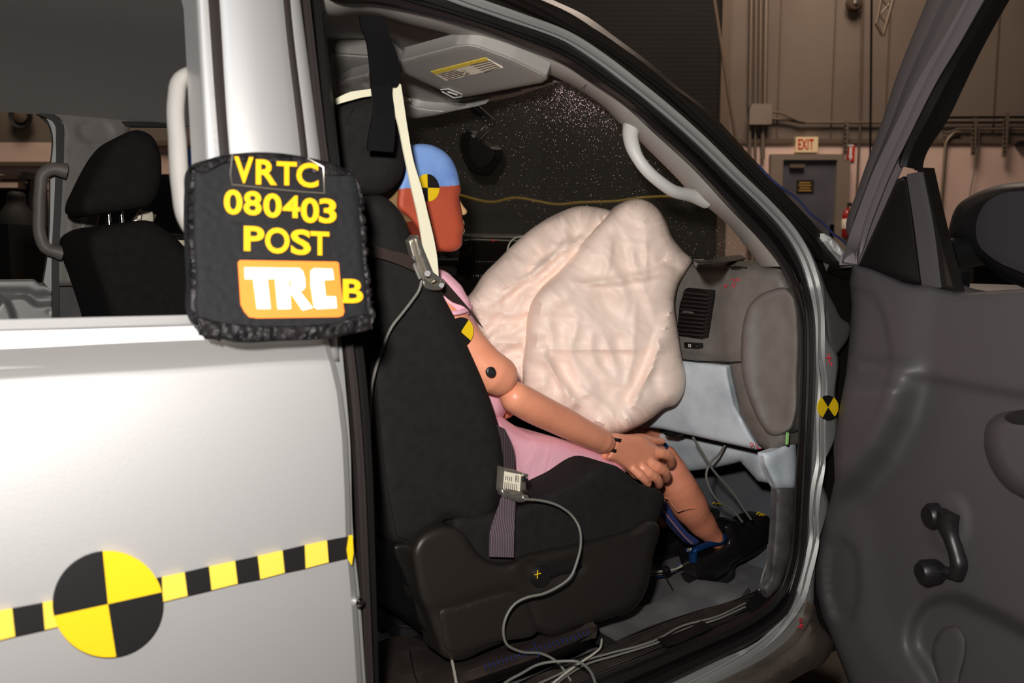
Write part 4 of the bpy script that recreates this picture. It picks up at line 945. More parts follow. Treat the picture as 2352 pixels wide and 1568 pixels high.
ribbon('run_channel', [(2082, 400), (2100, 520), (2117, 655)], [(2108, 395), (2132, 520), (2150, 660)], DP(-.01), 'doorpl', FDR, 20, .02)
ribbon('glass_run', [(2106, 388), (2132, 520), (2148, 658)], [(2122, 385), (2152, 520), (2192, 672)], DP(.0), 'rubber_gloss', FDR, 20, .02)
# exterior mirror, mounted on the outer side of the door
MM = slab('door_mirror', [(2181, 545), (2184, 505), (2198, 473), (2234, 447), (2297, 424), (2352, 417), (2480, 415), (2560, 450), (2560, 680), (2420, 690), (2352, 662), (2297, 634), (2250, 596), (2216, 556)], DP(.16), 'black', FDR, tuple(DN*-.06), .04, 26, step=11)
slab('mirror_glass', [(2247, 560), (2243, 510), (2262, 468), (2300, 445), (2352, 438), (2480, 436), (2530, 470), (2530, 650), (2420, 665), (2352, 628), (2290, 600)], DP(.105), 'mirror', FDR, tuple(DN*-.01), .002, 4, step=14)
tube('mirror_arm', [DP(.03)(2105, 600), DP(.1)(2160, 590), DP(.19)(2260, 570)], .03, 'black', FDR, 12)
# red pen marks and target on the jamb
jp = SD(.014)
strokes('red_pen_marks', [[(1898, 822), (1911, 822)], [(1904, 812), (1905, 834)], [(1910, 832), (1910, 840)]], jp, 'redpen', JM, 2.4)
strokes('red_pen_marks', [[(1835, 1421), (1840, 1420), (1841, 1425), (1836, 1428), (1843, 1428)], [(1838, 1433), (1842, 1443)], [(1833, 1441), (1845, 1434)]], SD(.0), 'redpen', JM, 2.2)
# ================================================================ passenger seat
PS = T('car_seat', 'black cloth front passenger seat under the dummy, side facing the open door', 'seat', (1.2, 1.45, .52))
BK = slab('backrest', [(846, 452), (862, 448), (883, 452), (902, 466), (918, 485), (931, 507), (940, 536), (947, 575), (975, 620), (1007, 660), (1025, 693), (1050, 740), (1076, 800), (1105, 865), (1130, 930), (1150, 1000), (1160, 1070), (1158, 1110), (1146, 1159), (1123, 1208), (1098, 1240), (1083, 1241), (1074, 1215), (1054, 1198), (1024, 1198), (994, 1228), (950, 1248), (920, 1252), (902, 1246), (893, 1230), (880, 1160), (866, 1080), (855, 980), (840, 800), (832, 650), (832, 500)], YP(1.215), 'fabric', PS, (0, .42, 0), .035, 30, [ridge([(838, 640), (850, 800), (868, 980), (882, 1100), (905, 1225)], .002, 3)], 12, True, 60, backR=True)
strokes('seam', [[(846, 640), (856, 800), (872, 980), (888, 1110), (912, 1232), (945, 1240), (990, 1218), (1022, 1190), (1054, 1190)]], YP(1.182), 'rubber', BK, 2)
HR = slab('headrest', [(774, 246), (800, 230), (850, 220), (895, 224), (915, 260), (925, 305), (930, 350), (929, 382), (920, 411), (904, 430), (882, 444), (850, 449), (821, 443), (790, 420), (770, 390)], YP(1.29), 'fabric', PS, (0, .20, 0), .04, 40, (), 11, True, 60, backR=True)
strokes('seam', [[(812, 246), (790, 290), (780, 340), (784, 400)]], YP(1.247), 'rubber', HR, 2)
slab('seat_cushion', [(1040, 1190), (1110, 1180), (1183, 1165), (1245, 1138), (1310, 1107), (1392, 1065), (1410, 1068), (1440, 1088), (1475, 1114), (1510, 1124), (1524, 1134), (1523, 1160), (1510, 1200), (1470, 1260), (1240, 1300), (1100, 1300)], YP(1.19), 'fabric', PS, (0, .46, 0), .02, 22, [wob(.002, 60, 4)], 12, True, 60, backR=True)
CV = slab('side_cover', [(945, 1262), (958, 1235), (990, 1213), (1020, 1206), (1048, 1212), (1072, 1232), (1092, 1262), (1118, 1285), (1165, 1293), (1212, 1272), (1250, 1264), (1350, 1243), (1440, 1218), (1495, 1194), (1507, 1200), (1500, 1280), (1482, 1360), (1462, 1393), (1400, 1420), (1330, 1442), (1262, 1462), (1235, 1452), (1130, 1486), (1040, 1516), (1018, 1508), (1003, 1470), (985, 1420), (962, 1370), (950, 1310)], YP(1.165), 'cover', PS, (0, .05, 0), .022, 20,
  [step_([(960, 1405), (990, 1396), (1060, 1378), (1140, 1352), (1185, 1348), (1215, 1368), (1232, 1410), (1245, 1450)], -.006, 4, 1e5),
   ridge([(1180, 1295), (1240, 1280), (1350, 1256), (1490, 1215)], .004, 9), pad([(1206, 1300), (1225, 1286), (1250, 1298), (1330, 1290), (1345, 1300), (1330, 1312), (1250, 1340), (1225, 1348), (1205, 1335)], -.006, 8)], 9, True, 60)
slab('rear_cover', [(905, 1250), (950, 1245), (975, 1300), (1005, 1430), (1035, 1500), (1008, 1470), (968, 1440), (945, 1370), (925, 1320)], YP(1.2), 'rubber', PS, (0, .35, 0), .012, 12, step=9)
slab('cover_panel', [(1012, 1404), (1060, 1390), (1130, 1368), (1185, 1360), (1205, 1372), (1222, 1410), (1233, 1445), (1130, 1475), (1050, 1498), (1030, 1494), (1018, 1450)], YP(1.1475), 'cover', CV, (0, .004, 0), .003, 5, step=8)
KN = lathe('recline_knob', YP(1.158)(1231, 1318), [(.019, 0), (.0195, .016), (.017, .021)], 'black', CV, 28, Vector((0, -1, 0)))
kp = YP(1.134)
strokes('plus_mark', [[(1228, 1320), (1242, 1316)], [(1235, 1309), (1234, 1328)]], kp, 'yellow', KN, 2.4)
slab('recline_lever', [(1245, 1304), (1290, 1300), (1335, 1293), (1340, 1300), (1330, 1310), (1285, 1322), (1240, 1342), (1222, 1344), (1240, 1325)], YP(1.15), 'black', CV, (0, .01, 0), .006, 7, step=7)
slab('seat_back_lower', [(846, 820), (870, 830), (900, 1250), (940, 1310), (900, 1320), (852, 1290)], YP(1.30), 'fabric', PS, (0, .3, 0), .01, 10, step=14)
box('seat_track', (1.06, 1.3, .545), (.50, .04, .05), 'darksteel', PS); box('seat_track', (1.06, 1.62, .545), (.50, .04, .05), 'darksteel', PS)
box('seat_pan', (1.08, 1.45, .64), (.30, .36, .14), 'black', PS, bev=.02)
# driver seat
DS = T('car_seat', 'black cloth driver seat seen through the rear window opening', 'seat', (1.0, 2.25, .52))
slab('headrest', [(318, 299), (296, 302), (270, 316), (246, 342), (219, 387), (197, 432), (185, 460), (184, 482), (199, 493), (239, 490), (299, 482), (346, 470), (364, 440), (371, 387), (366, 346), (347, 311)], YP(2.14), 'fabric', DS, (0, .2, 0), .04, 30, (), 10, backR=True)
slab('backrest', [(204, 542), (224, 526), (286, 511), (346, 508), (378, 526), (408, 550), (440, 590), (520, 760), (560, 1000), (380, 1060), (290, 900), (262, 760), (225, 640), (205, 580)], YP(2.12), 'fabric', DS, (0, .4, 0), .04, 30, (), 14, backR=True)
tube('headrest_post', [at(248, 470, 2.2), at(252, 530, 2.2)], .005, 'chrome', DS); tube('headrest_post', [at(276, 465, 2.26), at(282, 530, 2.26)], .005, 'chrome', DS)
box('seat_base', (1.1, 2.28, .68), (.5, .44, .3), 'black', DS, bev=.03)
dl = T('belt_load_cell', 'small silver load cell clipped on the belt behind the driver headrest', 'sensor', at(340, 490, 2.35))
slab('housing', [(328, 484), (350, 486), (352, 508), (326, 508)], YP(2.36), 'label', dl, (0, .03, 0), .003, 3, step=5, sm=False)
slab('clamp', [(306, 506), (325, 480), (330, 488), (352, 490), (360, 494), (352, 510), (306, 512)], YP(2.38), 'alu', dl, (0, .02, 0), .003, 3, step=5, sm=False)
props(ribbon('belt_strap', [(390, 548), (410, 551), (445, 552)], [(398, 566), (420, 564), (450, 566)], YP(2.3), 'strap', None, 8, .003), 'short ivory strap on the far shoulder of the driver seat', 'strap')
# ================================================================ crash test dummy
DM = T('crash_test_dummy', 'seated crash test dummy with blue painted scalp and pink shirt and shorts', 'mannequin', (1.1, 1.43, .75))
def hcol(c, kind):
    line = 434-9*(c[0]-918)/140
    if c[1] < line: return 1
    if kind == 2 and c[0] < 945: return 2
    return 0
HD = slab('head', [(922, 388), (928, 362), (938, 340), (955, 331), (975, 330), (998, 335), (1020, 347), (1038, 366), (1050, 392), (1057, 424), (1059, 437), (1055, 452), (1057, 468), (1061, 490), (1063, 508), (1066, 522), (1063, 534), (1062, 548), (1061, 562), (1052, 573), (1036, 578), (1008, 575), (980, 560), (955, 520), (937, 498), (915, 480), (914, 440), (918, 410)], YP(1.365), ['red', 'blue', 'beige'], DM, (0, .11, 0), .016, 14, (), 5, True, 50, colour=hcol, backR=True)
slab('nose', [(1050, 440), (1056, 458), (1064, 472), (1073, 487), (1070, 492), (1060, 494), (1050, 490)], YP(1.395), 'beige', HD, (0, .025, 0), .006, 6, step=4)
slab('lips', [(1056, 494), (1062, 502), (1067, 514), (1065, 521), (1068, 528), (1061, 540), (1050, 530)], YP(1.39), 'beige', HD, (0, .03, 0), .004, 5, step=4)
tdir = (1, 0, -.02)
disc('target_sticker', YP(1.3475)(982, 431), (1, 0, .02), (0, 0, 1), .0245, .0008, ['markblack', 'yellow'], HD, True)
for k, (r, y, mm) in enumerate(((.030, 545, 'rubber'), (.033, 532, 'steel'), (.030, 518, 'darksteel'), (.034, 507, 'steel'))):
    lathe('neck_disc', at(958, y+6, 1.42), [(r, 0), (r+.002, .004), (r+.002, .012), (r, .016)], mm, DM, 24, Vector((.25, 0, 1)).normalized())
geo = [slab_geo([(930, 640), (975, 605), (1008, 618), (1035, 642), (1058, 670), (1080, 705), (1110, 780), (1150, 880), (1165, 940), (1140, 975), (1090, 960), (1040, 860), (980, 760)], YP(1.33), (0, .2, 0), .05, 30, 14)]
TS = fuse('shirt', geo, 'pink', DM, .006, 6)
sl = fuse('sleeve', [plimb([(1000, 668, 1.30, 52), (1030, 690, 1.285, 46), (1042, 703, 1.28, 40)])], 'pink', TS, .003, 4)
tube('sleeve_hem', [at(1046+math.cos(a)*36-2, 712+math.sin(a)*13-6+math.cos(a)*-3, 1.27-.03*math.sin(a)) for a in [2*math.pi*i/24 for i in range(24)]], .0045, 'pink', TS)
fuse('abdomen', [plimb([(1120, 860, 1.38, 50), (1150, 920, 1.38, 45)])], 'vinyl', DM, .005)
UA = fuse('upper_arm', [plimb([(1005, 700, 1.29, 44), (1045, 757, 1.275, 45), (1092, 818, 1.26, 47), (1128, 855, 1.25, 50), (1143, 862, 1.25, 47)], 24)], 'vinyl', DM, .003)
lathe('elbow_bolt', YP(1.20)(1124, 853), [(.0075, 0), (.0085, .003), (.0085, .008), (.006, .0095), (.0055, .007)], 'darksteel', UA, 20, Vector((-.2, -1, .1)).normalized())
dp = YP(1.222)(1062, 762)
disc('target_sticker', YP(1.226)(1058, 762), (.62, 0, .78), (-.78, 0, .62), .0255, .001, ['markblack', 'yellow'], UA, True, 48)
FA = fuse('forearm', [plimb([(1184, 912, 1.245, 37), (1215, 930, 1.245, 38), (1290, 967, 1.25, 35), (1350, 997, 1.255, 30), (1384, 1013, 1.262, 28), (1390, 1016, 1.262, 24)], 24)], 'vinyl', DM, .003)
# hand on the knee
pg = slab_geo([(1398, 1040), (1414, 998), (1445, 999), (1480, 1001), (1502, 1018), (1520, 1034), (1515, 1052), (1507, 1074), (1490, 1092), (1468, 1103), (1452, 1088), (1415, 1062), (1392, 1052)], YP(1.27), (0, .012, 0), .014, 16, 6)
fl = [pg,
 plimb([(1480, 1034, 1.272, 9), (1516, 1040, 1.262, 12.5), (1536, 1047, 1.266, 12), (1541, 1060, 1.28, 10.5), (1539, 1067, 1.295, 9)]),
 plimb([(1470, 1046, 1.272, 9), (1508, 1070, 1.255, 12.5), (1526, 1082, 1.258, 12), (1531, 1094, 1.272, 10.5), (1529, 1100, 1.285, 9)]),
 plimb([(1455, 1056, 1.272, 9), (1490, 1084, 1.250, 12), (1508, 1098, 1.252, 11.5), (1514, 1110, 1.262, 10), (1513, 1114, 1.272, 9)]),
 plimb([(1438, 1062, 1.272, 9), (1470, 1090, 1.250, 11), (1482, 1102, 1.250, 10), (1488, 1110, 1.255, 9)]),
 plimb([(1440, 1010, 1.29, 12), (1475, 1006, 1.30, 11), (1500, 1012, 1.305, 9.5), (1520, 1013, 1.31, 8)]),
 plimb([(1388, 1046, 1.28, 7), (1400, 1052, 1.28, 8)])]
HN = fuse('hand', fl, 'vinyl', DM, .0016, 8)
for x, y in ((1421, 1010), (1410, 1034)):
    slab('wrist_slot', [(x-7, y-5), (x+7, y-2), (x+5, y+6), (x-8, y+3)], YP(1.2555), 'darksteel', HN, (0, .012, 0), .001, 2, step=3, sm=False)
# shorts and thighs
fuse('shorts', [slab_geo([(1095, 960), (1142, 952), (1175, 972), (1205, 990), (1260, 1000), (1330, 1020), (1400, 1046), (1440, 1072), (1400, 1130), (1300, 1170), (1180, 1230), (1100, 1190)], YP(1.31), (0, .20, 0), .04, 34, 12, feats=[ridge([(1150, 985), (1175, 1030), (1190, 1090), (1195, 1160)], .006, 7), ridge([(1160, 975), (1210, 1005), (1270, 1010)], -.004, 6)])], 'pink', DM, .004, 3)
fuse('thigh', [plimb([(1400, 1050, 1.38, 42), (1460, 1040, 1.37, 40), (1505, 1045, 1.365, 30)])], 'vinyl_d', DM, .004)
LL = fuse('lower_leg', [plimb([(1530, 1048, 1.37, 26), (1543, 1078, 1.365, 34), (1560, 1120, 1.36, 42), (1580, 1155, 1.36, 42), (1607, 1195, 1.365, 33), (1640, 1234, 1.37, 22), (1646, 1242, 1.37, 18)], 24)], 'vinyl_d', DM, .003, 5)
strokes('shin_seam', [[(1520, 1142), (1533, 1143), (1545, 1160), (1556, 1174), (1580, 1168), (1600, 1166)]], YP(1.317), 'vinyl', LL, 3.5)
slab('knee_joint', [(1512, 1020), (1528, 1016), (1536, 1026), (1532, 1034), (1518, 1032)], YP(1.36), 'bluemetal', LL, (0, .03, 0), .004, 4, step=5)
slab('zip_cover', [(1517, 1150), (1524, 1150), (1552, 1188), (1580, 1222), (1606, 1246), (1592, 1252), (1570, 1235), (1540, 1200), (1516, 1175)], YP(1.35), 'bluecloth', LL, (0, .02, 0), .006, 6, step=6)
for i in range(1): strokes('zip_teeth', [[(1521, 1168), (1545, 1200), (1572, 1232), (1590, 1248)]], YP(1.342), 'vinyl', LL, 2)
tube('ankle_joint', [at(1590, 1272, 1.36), at(1596, 1262, 1.355), at(1625, 1250, 1.355), at(1655, 1246, 1.355), at(1667, 1230, 1.36), at(1664, 1222, 1.37)], .008, 'bluemetal', DM, 12)
tube('ankle_bracket', [at(1592, 1268, 1.352), at(1592, 1288, 1.352)], .011, 'bluemetal', DM, 10)
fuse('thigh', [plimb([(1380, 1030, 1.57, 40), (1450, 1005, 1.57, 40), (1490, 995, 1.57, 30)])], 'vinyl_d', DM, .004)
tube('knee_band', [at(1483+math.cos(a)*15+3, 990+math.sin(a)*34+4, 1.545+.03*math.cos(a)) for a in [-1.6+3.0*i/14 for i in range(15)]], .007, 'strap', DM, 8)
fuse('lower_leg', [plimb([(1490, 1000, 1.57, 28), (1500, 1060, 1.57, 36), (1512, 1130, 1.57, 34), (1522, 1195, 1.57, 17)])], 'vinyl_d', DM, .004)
def shoe(dx, dy, sc, y, lab):
    f = lambda L: [(1400+(a*sc)/2.536+dx, 950+(b*sc)/2.536+dy) for a, b in L]
    up = slab('shoe', f([(478, 812), (520, 838), (560, 822), (610, 800), (655, 772), (680, 740), (672, 700), (660, 655), (690, 630), (740, 622), (780, 635), (820, 610), (850, 596), (890, 586), (925, 596), (948, 640), (950, 690), (938, 730), (900, 775), (850, 815), (790, 850), (735, 885), (715, 930), (660, 960), (600, 985), (540, 985), (510, 960), (490, 900)]), YP(y), 'shoe', DM, (0, .035, 0), .022, 20, [ridge([(x, z) for x, z in f([(700, 640), (730, 700), (750, 790), (740, 860)])], .002, 3), ridge(f([(800, 640), (790, 700), (770, 780), (765, 850)]), .002, 2)], 5, True, 60, backR=True)
    sl_ = slab('sole', f([(515, 965), (600, 975), (680, 935), (725, 870), (800, 830), (870, 790), (930, 730), (950, 670), (956, 690), (946, 740), (905, 785), (850, 825), (790, 855), (732, 892), (732, 945), (700, 985), (650, 1018), (575, 1032), (535, 1015)]), YP(y-.003), 'sole', up, (0, .045, 0), .018, 6, (), 5, True, 50, backR=True)
    strokes('lace', [f(q) for q in ([(705, 640), (730, 655), (745, 635)], [(725, 632), (755, 655), (775, 640)], [(790, 650), (820, 680), (840, 700)], [(770, 645), (800, 690), (835, 705)])], YP(y-.024), 'rubber', up, 3)
    return up
s1 = shoe(0, 0, 1, 1.36, '')
strokes('yellow_mark', [[(1738, 1181), (1742, 1176), (1748, 1180), (1752, 1184)], [(1744, 1183), (1750, 1180), (1757, 1182)]], YP(1.345), 'yellow', s1, 3)
s2 = shoe(-100, -8, .97, 1.57, '')
strokes('yellow_mark', [[(1637, 1156), (1640, 1153), (1645, 1158), (1650, 1155)], [(1650, 1155), (1656, 1158)]], YP(1.54), 'yellow', s2, 3)
# ================================================================ airbag
LB = [(1068, 690), (1085, 668), (1110, 630), (1145, 595), (1180, 560), (1228, 520), (1280, 490), (1330, 473), (1365, 475), (1400, 483), (1440, 520), (1440, 700), (1380, 860), (1280, 930), (1200, 920), (1150, 880), (1100, 820), (1070, 770), (1060, 725)]
RB = [(1405, 485), (1428, 466), (1450, 458), (1470, 457), (1490, 463), (1512, 480), (1530, 508), (1545, 545), (1568, 575), (1590, 600), (1580, 618), (1560, 650), (1550, 690), (1556, 750), (1566, 820), (1574, 868), (1568, 905), (1550, 930), (1526, 938), (1495, 962), (1459, 983), (1425, 997), (1400, 1002), (1340, 985), (1290, 962), (1240, 935), (1205, 905), (1198, 860), (1203, 800), (1207, 755), (1220, 690), (1240, 662), (1285, 618), (1330, 560), (1365, 522)]
AB = T('airbag', 'deflated pale pink passenger airbag hanging between dummy and dashboard', 'airbag', (1.25, 1.4, .95))
P1_ = YP(1.5)(1250, 650); P2_ = YP(1.38)(1400, 760)
lobe1 = slab('rear_lobe', LB, GP(P1_, (-.42, -.9, .1)), 'bag', AB, (.055, .075, 0), .06, 55, [
  ridge([(1400, 483), (1360, 530), (1330, 580)], .016, 9), ridge([(1290, 500), (1300, 560), (1260, 600), (1180, 650)], .012, 12), ridge([(1230, 560), (1250, 590), (1200, 640), (1130, 690)], -.010, 8),
  ridge([(1090, 700), (1150, 680), (1220, 630), (1300, 570)], .010, 10), ridge([(1100, 730), (1160, 745), (1210, 730)], -.008, 9), ridge([(1130, 780), (1180, 790), (1210, 780)], .008, 9), wob(.014, 90, 3), fold(.012, 70, 4, -.7), fold(.005, 26, 5, -.5), ridge([(1375, 485), (1340, 540), (1300, 575)], .009, 4), ridge([(1310, 500), (1275, 560), (1215, 600), (1150, 650)], .008, 4), ridge([(1180, 590), (1200, 620), (1150, 670), (1100, 700)], .007, 3.5), ridge([(1230, 640), (1180, 665), (1130, 700)], .006, 3.5), ridge([(1120, 740), (1165, 752), (1205, 745)], .006, 3.5), ridge([(1150, 775), (1185, 782), (1205, 795)], .006, 3)], 5, True, 60, backR=True, relax=1)
def RR(P): return 0*P[:, 0]
lobe2 = slab('front_lobe', RB, GP(P2_, (-.42, -.9, .12)), 'bag', AB, (.055, .075, 0), .06, 50, [
  step_([(1590, 606), (1520, 604), (1505, 622), (1400, 638), (1300, 650), (1240, 656), (1200, 690)][::-1], .016, 4, 90),
  ridge([(1226, 757), (1253, 826), (1306, 907), (1352, 953), (1400, 985)], .013, 9), ridge([(1240, 740), (1268, 815), (1325, 895)], -.008, 12),
  ridge([(1547, 700), (1520, 775), (1497, 845), (1459, 918), (1432, 995)], .012, 10), ridge([(1530, 700), (1500, 775), (1477, 845), (1439, 918)], -.009, 12),
  ridge([(1440, 470), (1400, 500), (1365, 545), (1330, 590), (1290, 650)], .010, 8), ridge([(1470, 460), (1480, 540), (1485, 640)], .006, 10), ridge([(1405, 520), (1400, 580), (1385, 640)], .005, 8),
  ridge([(1240, 800), (1350, 802), (1480, 800), (1520, 780)], .005, 7), ridge([(1460, 700), (1455, 800), (1440, 880)], .004, 6), ridge([(1306, 760), (1310, 830), (1340, 900)], .004, 6),
  ridge([(1590, 600), (1545, 612), (1520, 600)], -.02, 8), ridge([(1515, 500), (1535, 560), (1540, 600)], .012, 9), ridge([(1225, 690), (1215, 760), (1212, 830)], -.010, 8),
  ridge([(1440, 990), (1500, 950), (1560, 920)], -.008, 6), ridge([(1300, 660), (1420, 660), (1520, 640)], -.006, 8), wob(.014, 130, 9), fold(.009, 110, 11, 1.2), fold(.0025, 40, 12, .5), ridge([(1226, 757), (1253, 826), (1306, 907), (1352, 953)], .006, 3.5), ridge([(1547, 700), (1520, 775), (1497, 845), (1459, 918), (1432, 990)], .006, 3.5), ridge([(1450, 470), (1405, 505), (1370, 548), (1345, 580)], .005, 3), ridge([(1555, 625), (1525, 612), (1500, 630), (1420, 645), (1300, 655)], .006, 3.5), ridge([(1250, 690), (1235, 730), (1240, 770)], .005, 4), ridge([(1410, 500), (1402, 600), (1390, 640)], .0035, 3), ridge([(1484, 470), (1486, 560), (1484, 625)], .003, 3), ridge([(1320, 880), (1400, 940), (1440, 985)], .005, 4), ridge([(1240, 800), (1340, 802), (1460, 803)], .004, 3), ridge([(1280, 900), (1310, 915), (1350, 905)], .005, 4), ridge([(1500, 950), (1530, 915), (1545, 870)], .004, 4)], 5, True, 60, backR=True, relax=1)
tube('seam_edge', ppath([(1425, 990), (1459, 976), (1495, 955), (1526, 932), (1548, 925), (1566, 900)], GP(P2_, (-.42, -.9, .12))), .004, 'bag', lobe2)
# ================================================================ straps, belts, sensors, cables
props(ribbon('black_strap', [(826, 34), (830, 60), (840, 85), (848, 130), (853, 192), (857, 256), (852, 290), (846, 320), (845, 345)], [(885, 38), (898, 90), (912, 125), (918, 185), (912, 200), (903, 190), (906, 256), (907, 320), (903, 349)], YP(1.2), 'velvet', None, 50, .004, [.0, .01, .02, .03, .03]), 'black hook-and-loop strap hanging from the roof in front of the headrest', 'strap')
props(ribbon('ivory_strap', [(905, 186), (904, 240), (916, 290), (928, 350), (945, 430), (961, 500), (972, 565), (982, 610), (990, 650)], [(921, 194), (928, 240), (937, 300), (950, 370), (968, 430), (985, 500), (997, 550), (1004, 590), (1008, 640)], YP(1.19), 'strap', None, 60, .003, [.0, .01, .012, .01, .01]), 'ivory webbing strap running from the headrest down past the dummy head', 'strap')
props(ribbon('ivory_strap', [(769, 228), (780, 222), (805, 211), (830, 207), (857, 203)], [(774, 240), (786, 236), (808, 230), (835, 223), (857, 220)], YP(1.24), 'strap', None, 20, .003), 'short ivory strap looped around the top left of the headrest', 'strap')
LC = T('belt_load_cell', 'grey metal load cell on the shoulder belt below the ivory strap', 'sensor', at(980, 600, 1.17))
slab('housing', [(937, 552), (960, 539), (972, 571), (984, 600), (992, 618), (1000, 640), (985, 655), (965, 640), (950, 600)], YP(1.18), 'alu', LC, (0, .025, 0), .004, 5, step=6, sm=False)
slab('clamp', [(972, 640), (1000, 655), (1018, 640), (1021, 652), (1018, 660), (994, 667), (972, 656)], YP(1.17), 'steel', LC, (0, .03, 0), .004, 4, step=6)
slab('side_plate', [(956, 545), (962, 545), (995, 625), (1015, 640), (1008, 646), (985, 632), (968, 590)], YP(1.165), 'steel', LC, (0, .006, 0), .001, 2, step=6, sm=False)
tube('screw', [at(982, 628, 1.17), at(982, 628, 1.155)], .005, 'darksteel', LC); tube('screw', [at(1014, 655, 1.17), at(1014, 655, 1.155)], .004, 'darksteel', LC)
tube('cable_stub', [at(950, 590, 1.175), at(952, 610, 1.165), at(965, 640, 1.163)], .003, 'wire_g', LC)
SB_ = T('seat_belt', 'dark brown shoulder belt crossing the seat back and dummy chest', 'seat belt', at(950, 600, 1.2))
ribbon('webbing', [(820, 540), (835, 549), (896, 575), (940, 587), (955, 600)], [(820, 575), (835, 582), (896, 600), (935, 615), (955, 624)], YP(1.165), 'belt_d', SB_, 20, .002)
ribbon('webbing', [(1018, 640), (1040, 665), (1068, 697), (1103, 742), (1112, 756)], [(1004, 655), (1020, 675), (1040, 692), (1061, 700), (1100, 745)], YP(1.245), 'belt_d', SB_, 20, .002, [.02, .01, .0])
LBt = T('lap_belt', 'purple grey lap belt rising out of the seat side cover', 'seat belt', at(1150, 1280, 1.17))
ribbon('webbing', [(1153, 1139), (1145, 1165), (1127, 1220), (1124, 1278)], [(1184, 1150), (1183, 1180), (1181, 1230), (1180, 1280)], YP(1.16), 'belt_l', LBt, 24, .002, [.012, .01, .02, .018])
ribbon('webbing', [(1140, 975), (1150, 1010), (1150, 1090)], [(1160, 985), (1176, 1020), (1183, 1085)], YP(1.2), 'belt', LBt, 16, .002)
LC2 = T('belt_load_cell', 'silver belt load cell with printed label resting against the pink shorts', 'sensor', at(1180, 1110, 1.14))
hs = slab('housing', [(1158, 1074), (1200, 1085), (1208, 1088), (1208, 1140), (1196, 1143), (1155, 1130)], YP(1.15), 'alu', LC2, (0, .02, 0), .003, 4, step=6, sm=False)
slab('paper_label', [(1159, 1082), (1197, 1090), (1194, 1128), (1156, 1120)], YP(1.146), 'label', hs, (0, .001, 0), 0, 3, step=8, sm=False)
strokes('label_print', [[(1162+i*4.5, 1092+i), (1161+i*4.5, 1102+i)] for i in range(4)]+[[(1160+i*4.5, 1106+i), (1159+i*4.5, 1120+i)] for i in range(7)]+[[(1185, 1092), (1191, 1093), (1190, 1106), (1184, 1105), (1185, 1092)], [(1187, 1095), (1187, 1103)]], YP(1.145), 'markblack', hs, 1.4)
for y in (1090, 1100, 1128, 1140): tube('bolt', [at(1200, y, 1.142), at(1211, y+2, 1.142)], .0032, 'steel' if y in (1090, 1140) else 'darksteel', LC2, 10)
slab('bracket', [(1152, 1126), (1180, 1134), (1208, 1139), (1206, 1151), (1192, 1153), (1170, 1146), (1154, 1138)], YP(1.143), 'steel', LC2, (0, .012, 0), .003, 4, step=5)
props(tube('sensor_cable', ppath([(1205, 1146, 0), (1240, 1149, 0), (1280, 1160, .005), (1312, 1182, .01), (1330, 1210, .02), (1334, 1250, .04), (1325, 1290, .05), (1310, 1325, .05), (1280, 1348, .045), (1245, 1364, .04), (1212, 1371, .035), (1183, 1386, .03), (1163, 1415, .03), (1156, 1448, .03), (1163, 1478, .03), (1196, 1496, .03), (1245, 1501, .03), (1280, 1520, .04), (1302, 1548, .05), (1330, 1600, .06)], YP(1.14)), .0024, 'wire_g'), 'grey sensor cable curling from the lap belt load cell over the seat cover', 'cable')
props(tube('sensor_cable', ppath([(969, 644, 0), (963, 665, 0), (945, 692, .0), (925, 718, 0), (900, 750, 0), (880, 795, 0), (868, 830, .0), (855, 880, .01), (850, 950, .01), (847, 1020, .01), (849, 1090, .01), (852, 1130, .0)], YP(1.16)), .0024, 'wire_g'), 'grey sensor cable hanging behind the seat from the shoulder load cell', 'cable')
Z1 = ZP(.665)
props(tube('sensor_cable', ppath([(1130, 1600), (1160, 1568), (1200, 1545), (1230, 1528), (1290, 1518), (1335, 1522), (1355, 1540), (1370, 1575)], Z1), .0024, 'wire_g'), 'grey cable looping over the sill at the bottom edge', 'cable')
props(tube('sensor_cable', ppath([(1225, 1575), (1290, 1545), (1340, 1518), (1400, 1500), (1470, 1482), (1505, 1470), (1560, 1440), (1650, 1414), (1712, 1385)], ZP(.612)), .0022, 'wire_g'), 'grey cable lying along the inner edge of the sill plate', 'cable')
props(tube('sensor_cable', ppath([(1260, 1585), (1300, 1553), (1345, 1526), (1410, 1506), (1475, 1487), (1508, 1476), (1570, 1446), (1652, 1420), (1716, 1391)], ZP(.611)), .0022, 'wire_g'), 'second grey cable beside the one along the sill plate', 'cable')
props(tube('white_cable', ppath([(1382, 1468), (1380, 1485), (1362, 1502), (1335, 1520), (1300, 1545), (1262, 1575)], ZP(.62)), .0022, 'wire_w'), 'white cable coming out of the torn carpet to the sill', 'cable')
props(tube('white_cable', ppath([(1038, 1516), (1044, 1545), (1050, 1580)], ZP(.662)), .0026, 'wire_w'), 'short white cable dropping from under the seat cover', 'cable')
props(tube('floor_wire', ppath([(1592, 1005, 0), (1610, 1035, 0), (1625, 1060, 0), (1645, 1088, 0), (1670, 1115, 0), (1690, 1140, 0), (1708, 1168, 0), (1725, 1192, 0)], YP(1.25)), .003, 'wire_g'), 'grey wire hanging under the glove box to the near shoe', 'wire')
props(tube('floor_wire', ppath([(1665, 1022), (1650, 1045), (1632, 1062), (1622, 1090), (1630, 1120), (1650, 1150), (1680, 1168), (1705, 1198)], YP(1.27)), .0028, 'wire_g'), 'grey wire crossing the other wire below the glove box', 'wire')
props(tube('floor_wire', ppath([(1765, 1250), (1762, 1290), (1752, 1320), (1745, 1350), (1738, 1372)], YP(1.15)), .0025, 'wire_g'), 'grey wire along the kick panel beside the near shoe', 'wire')
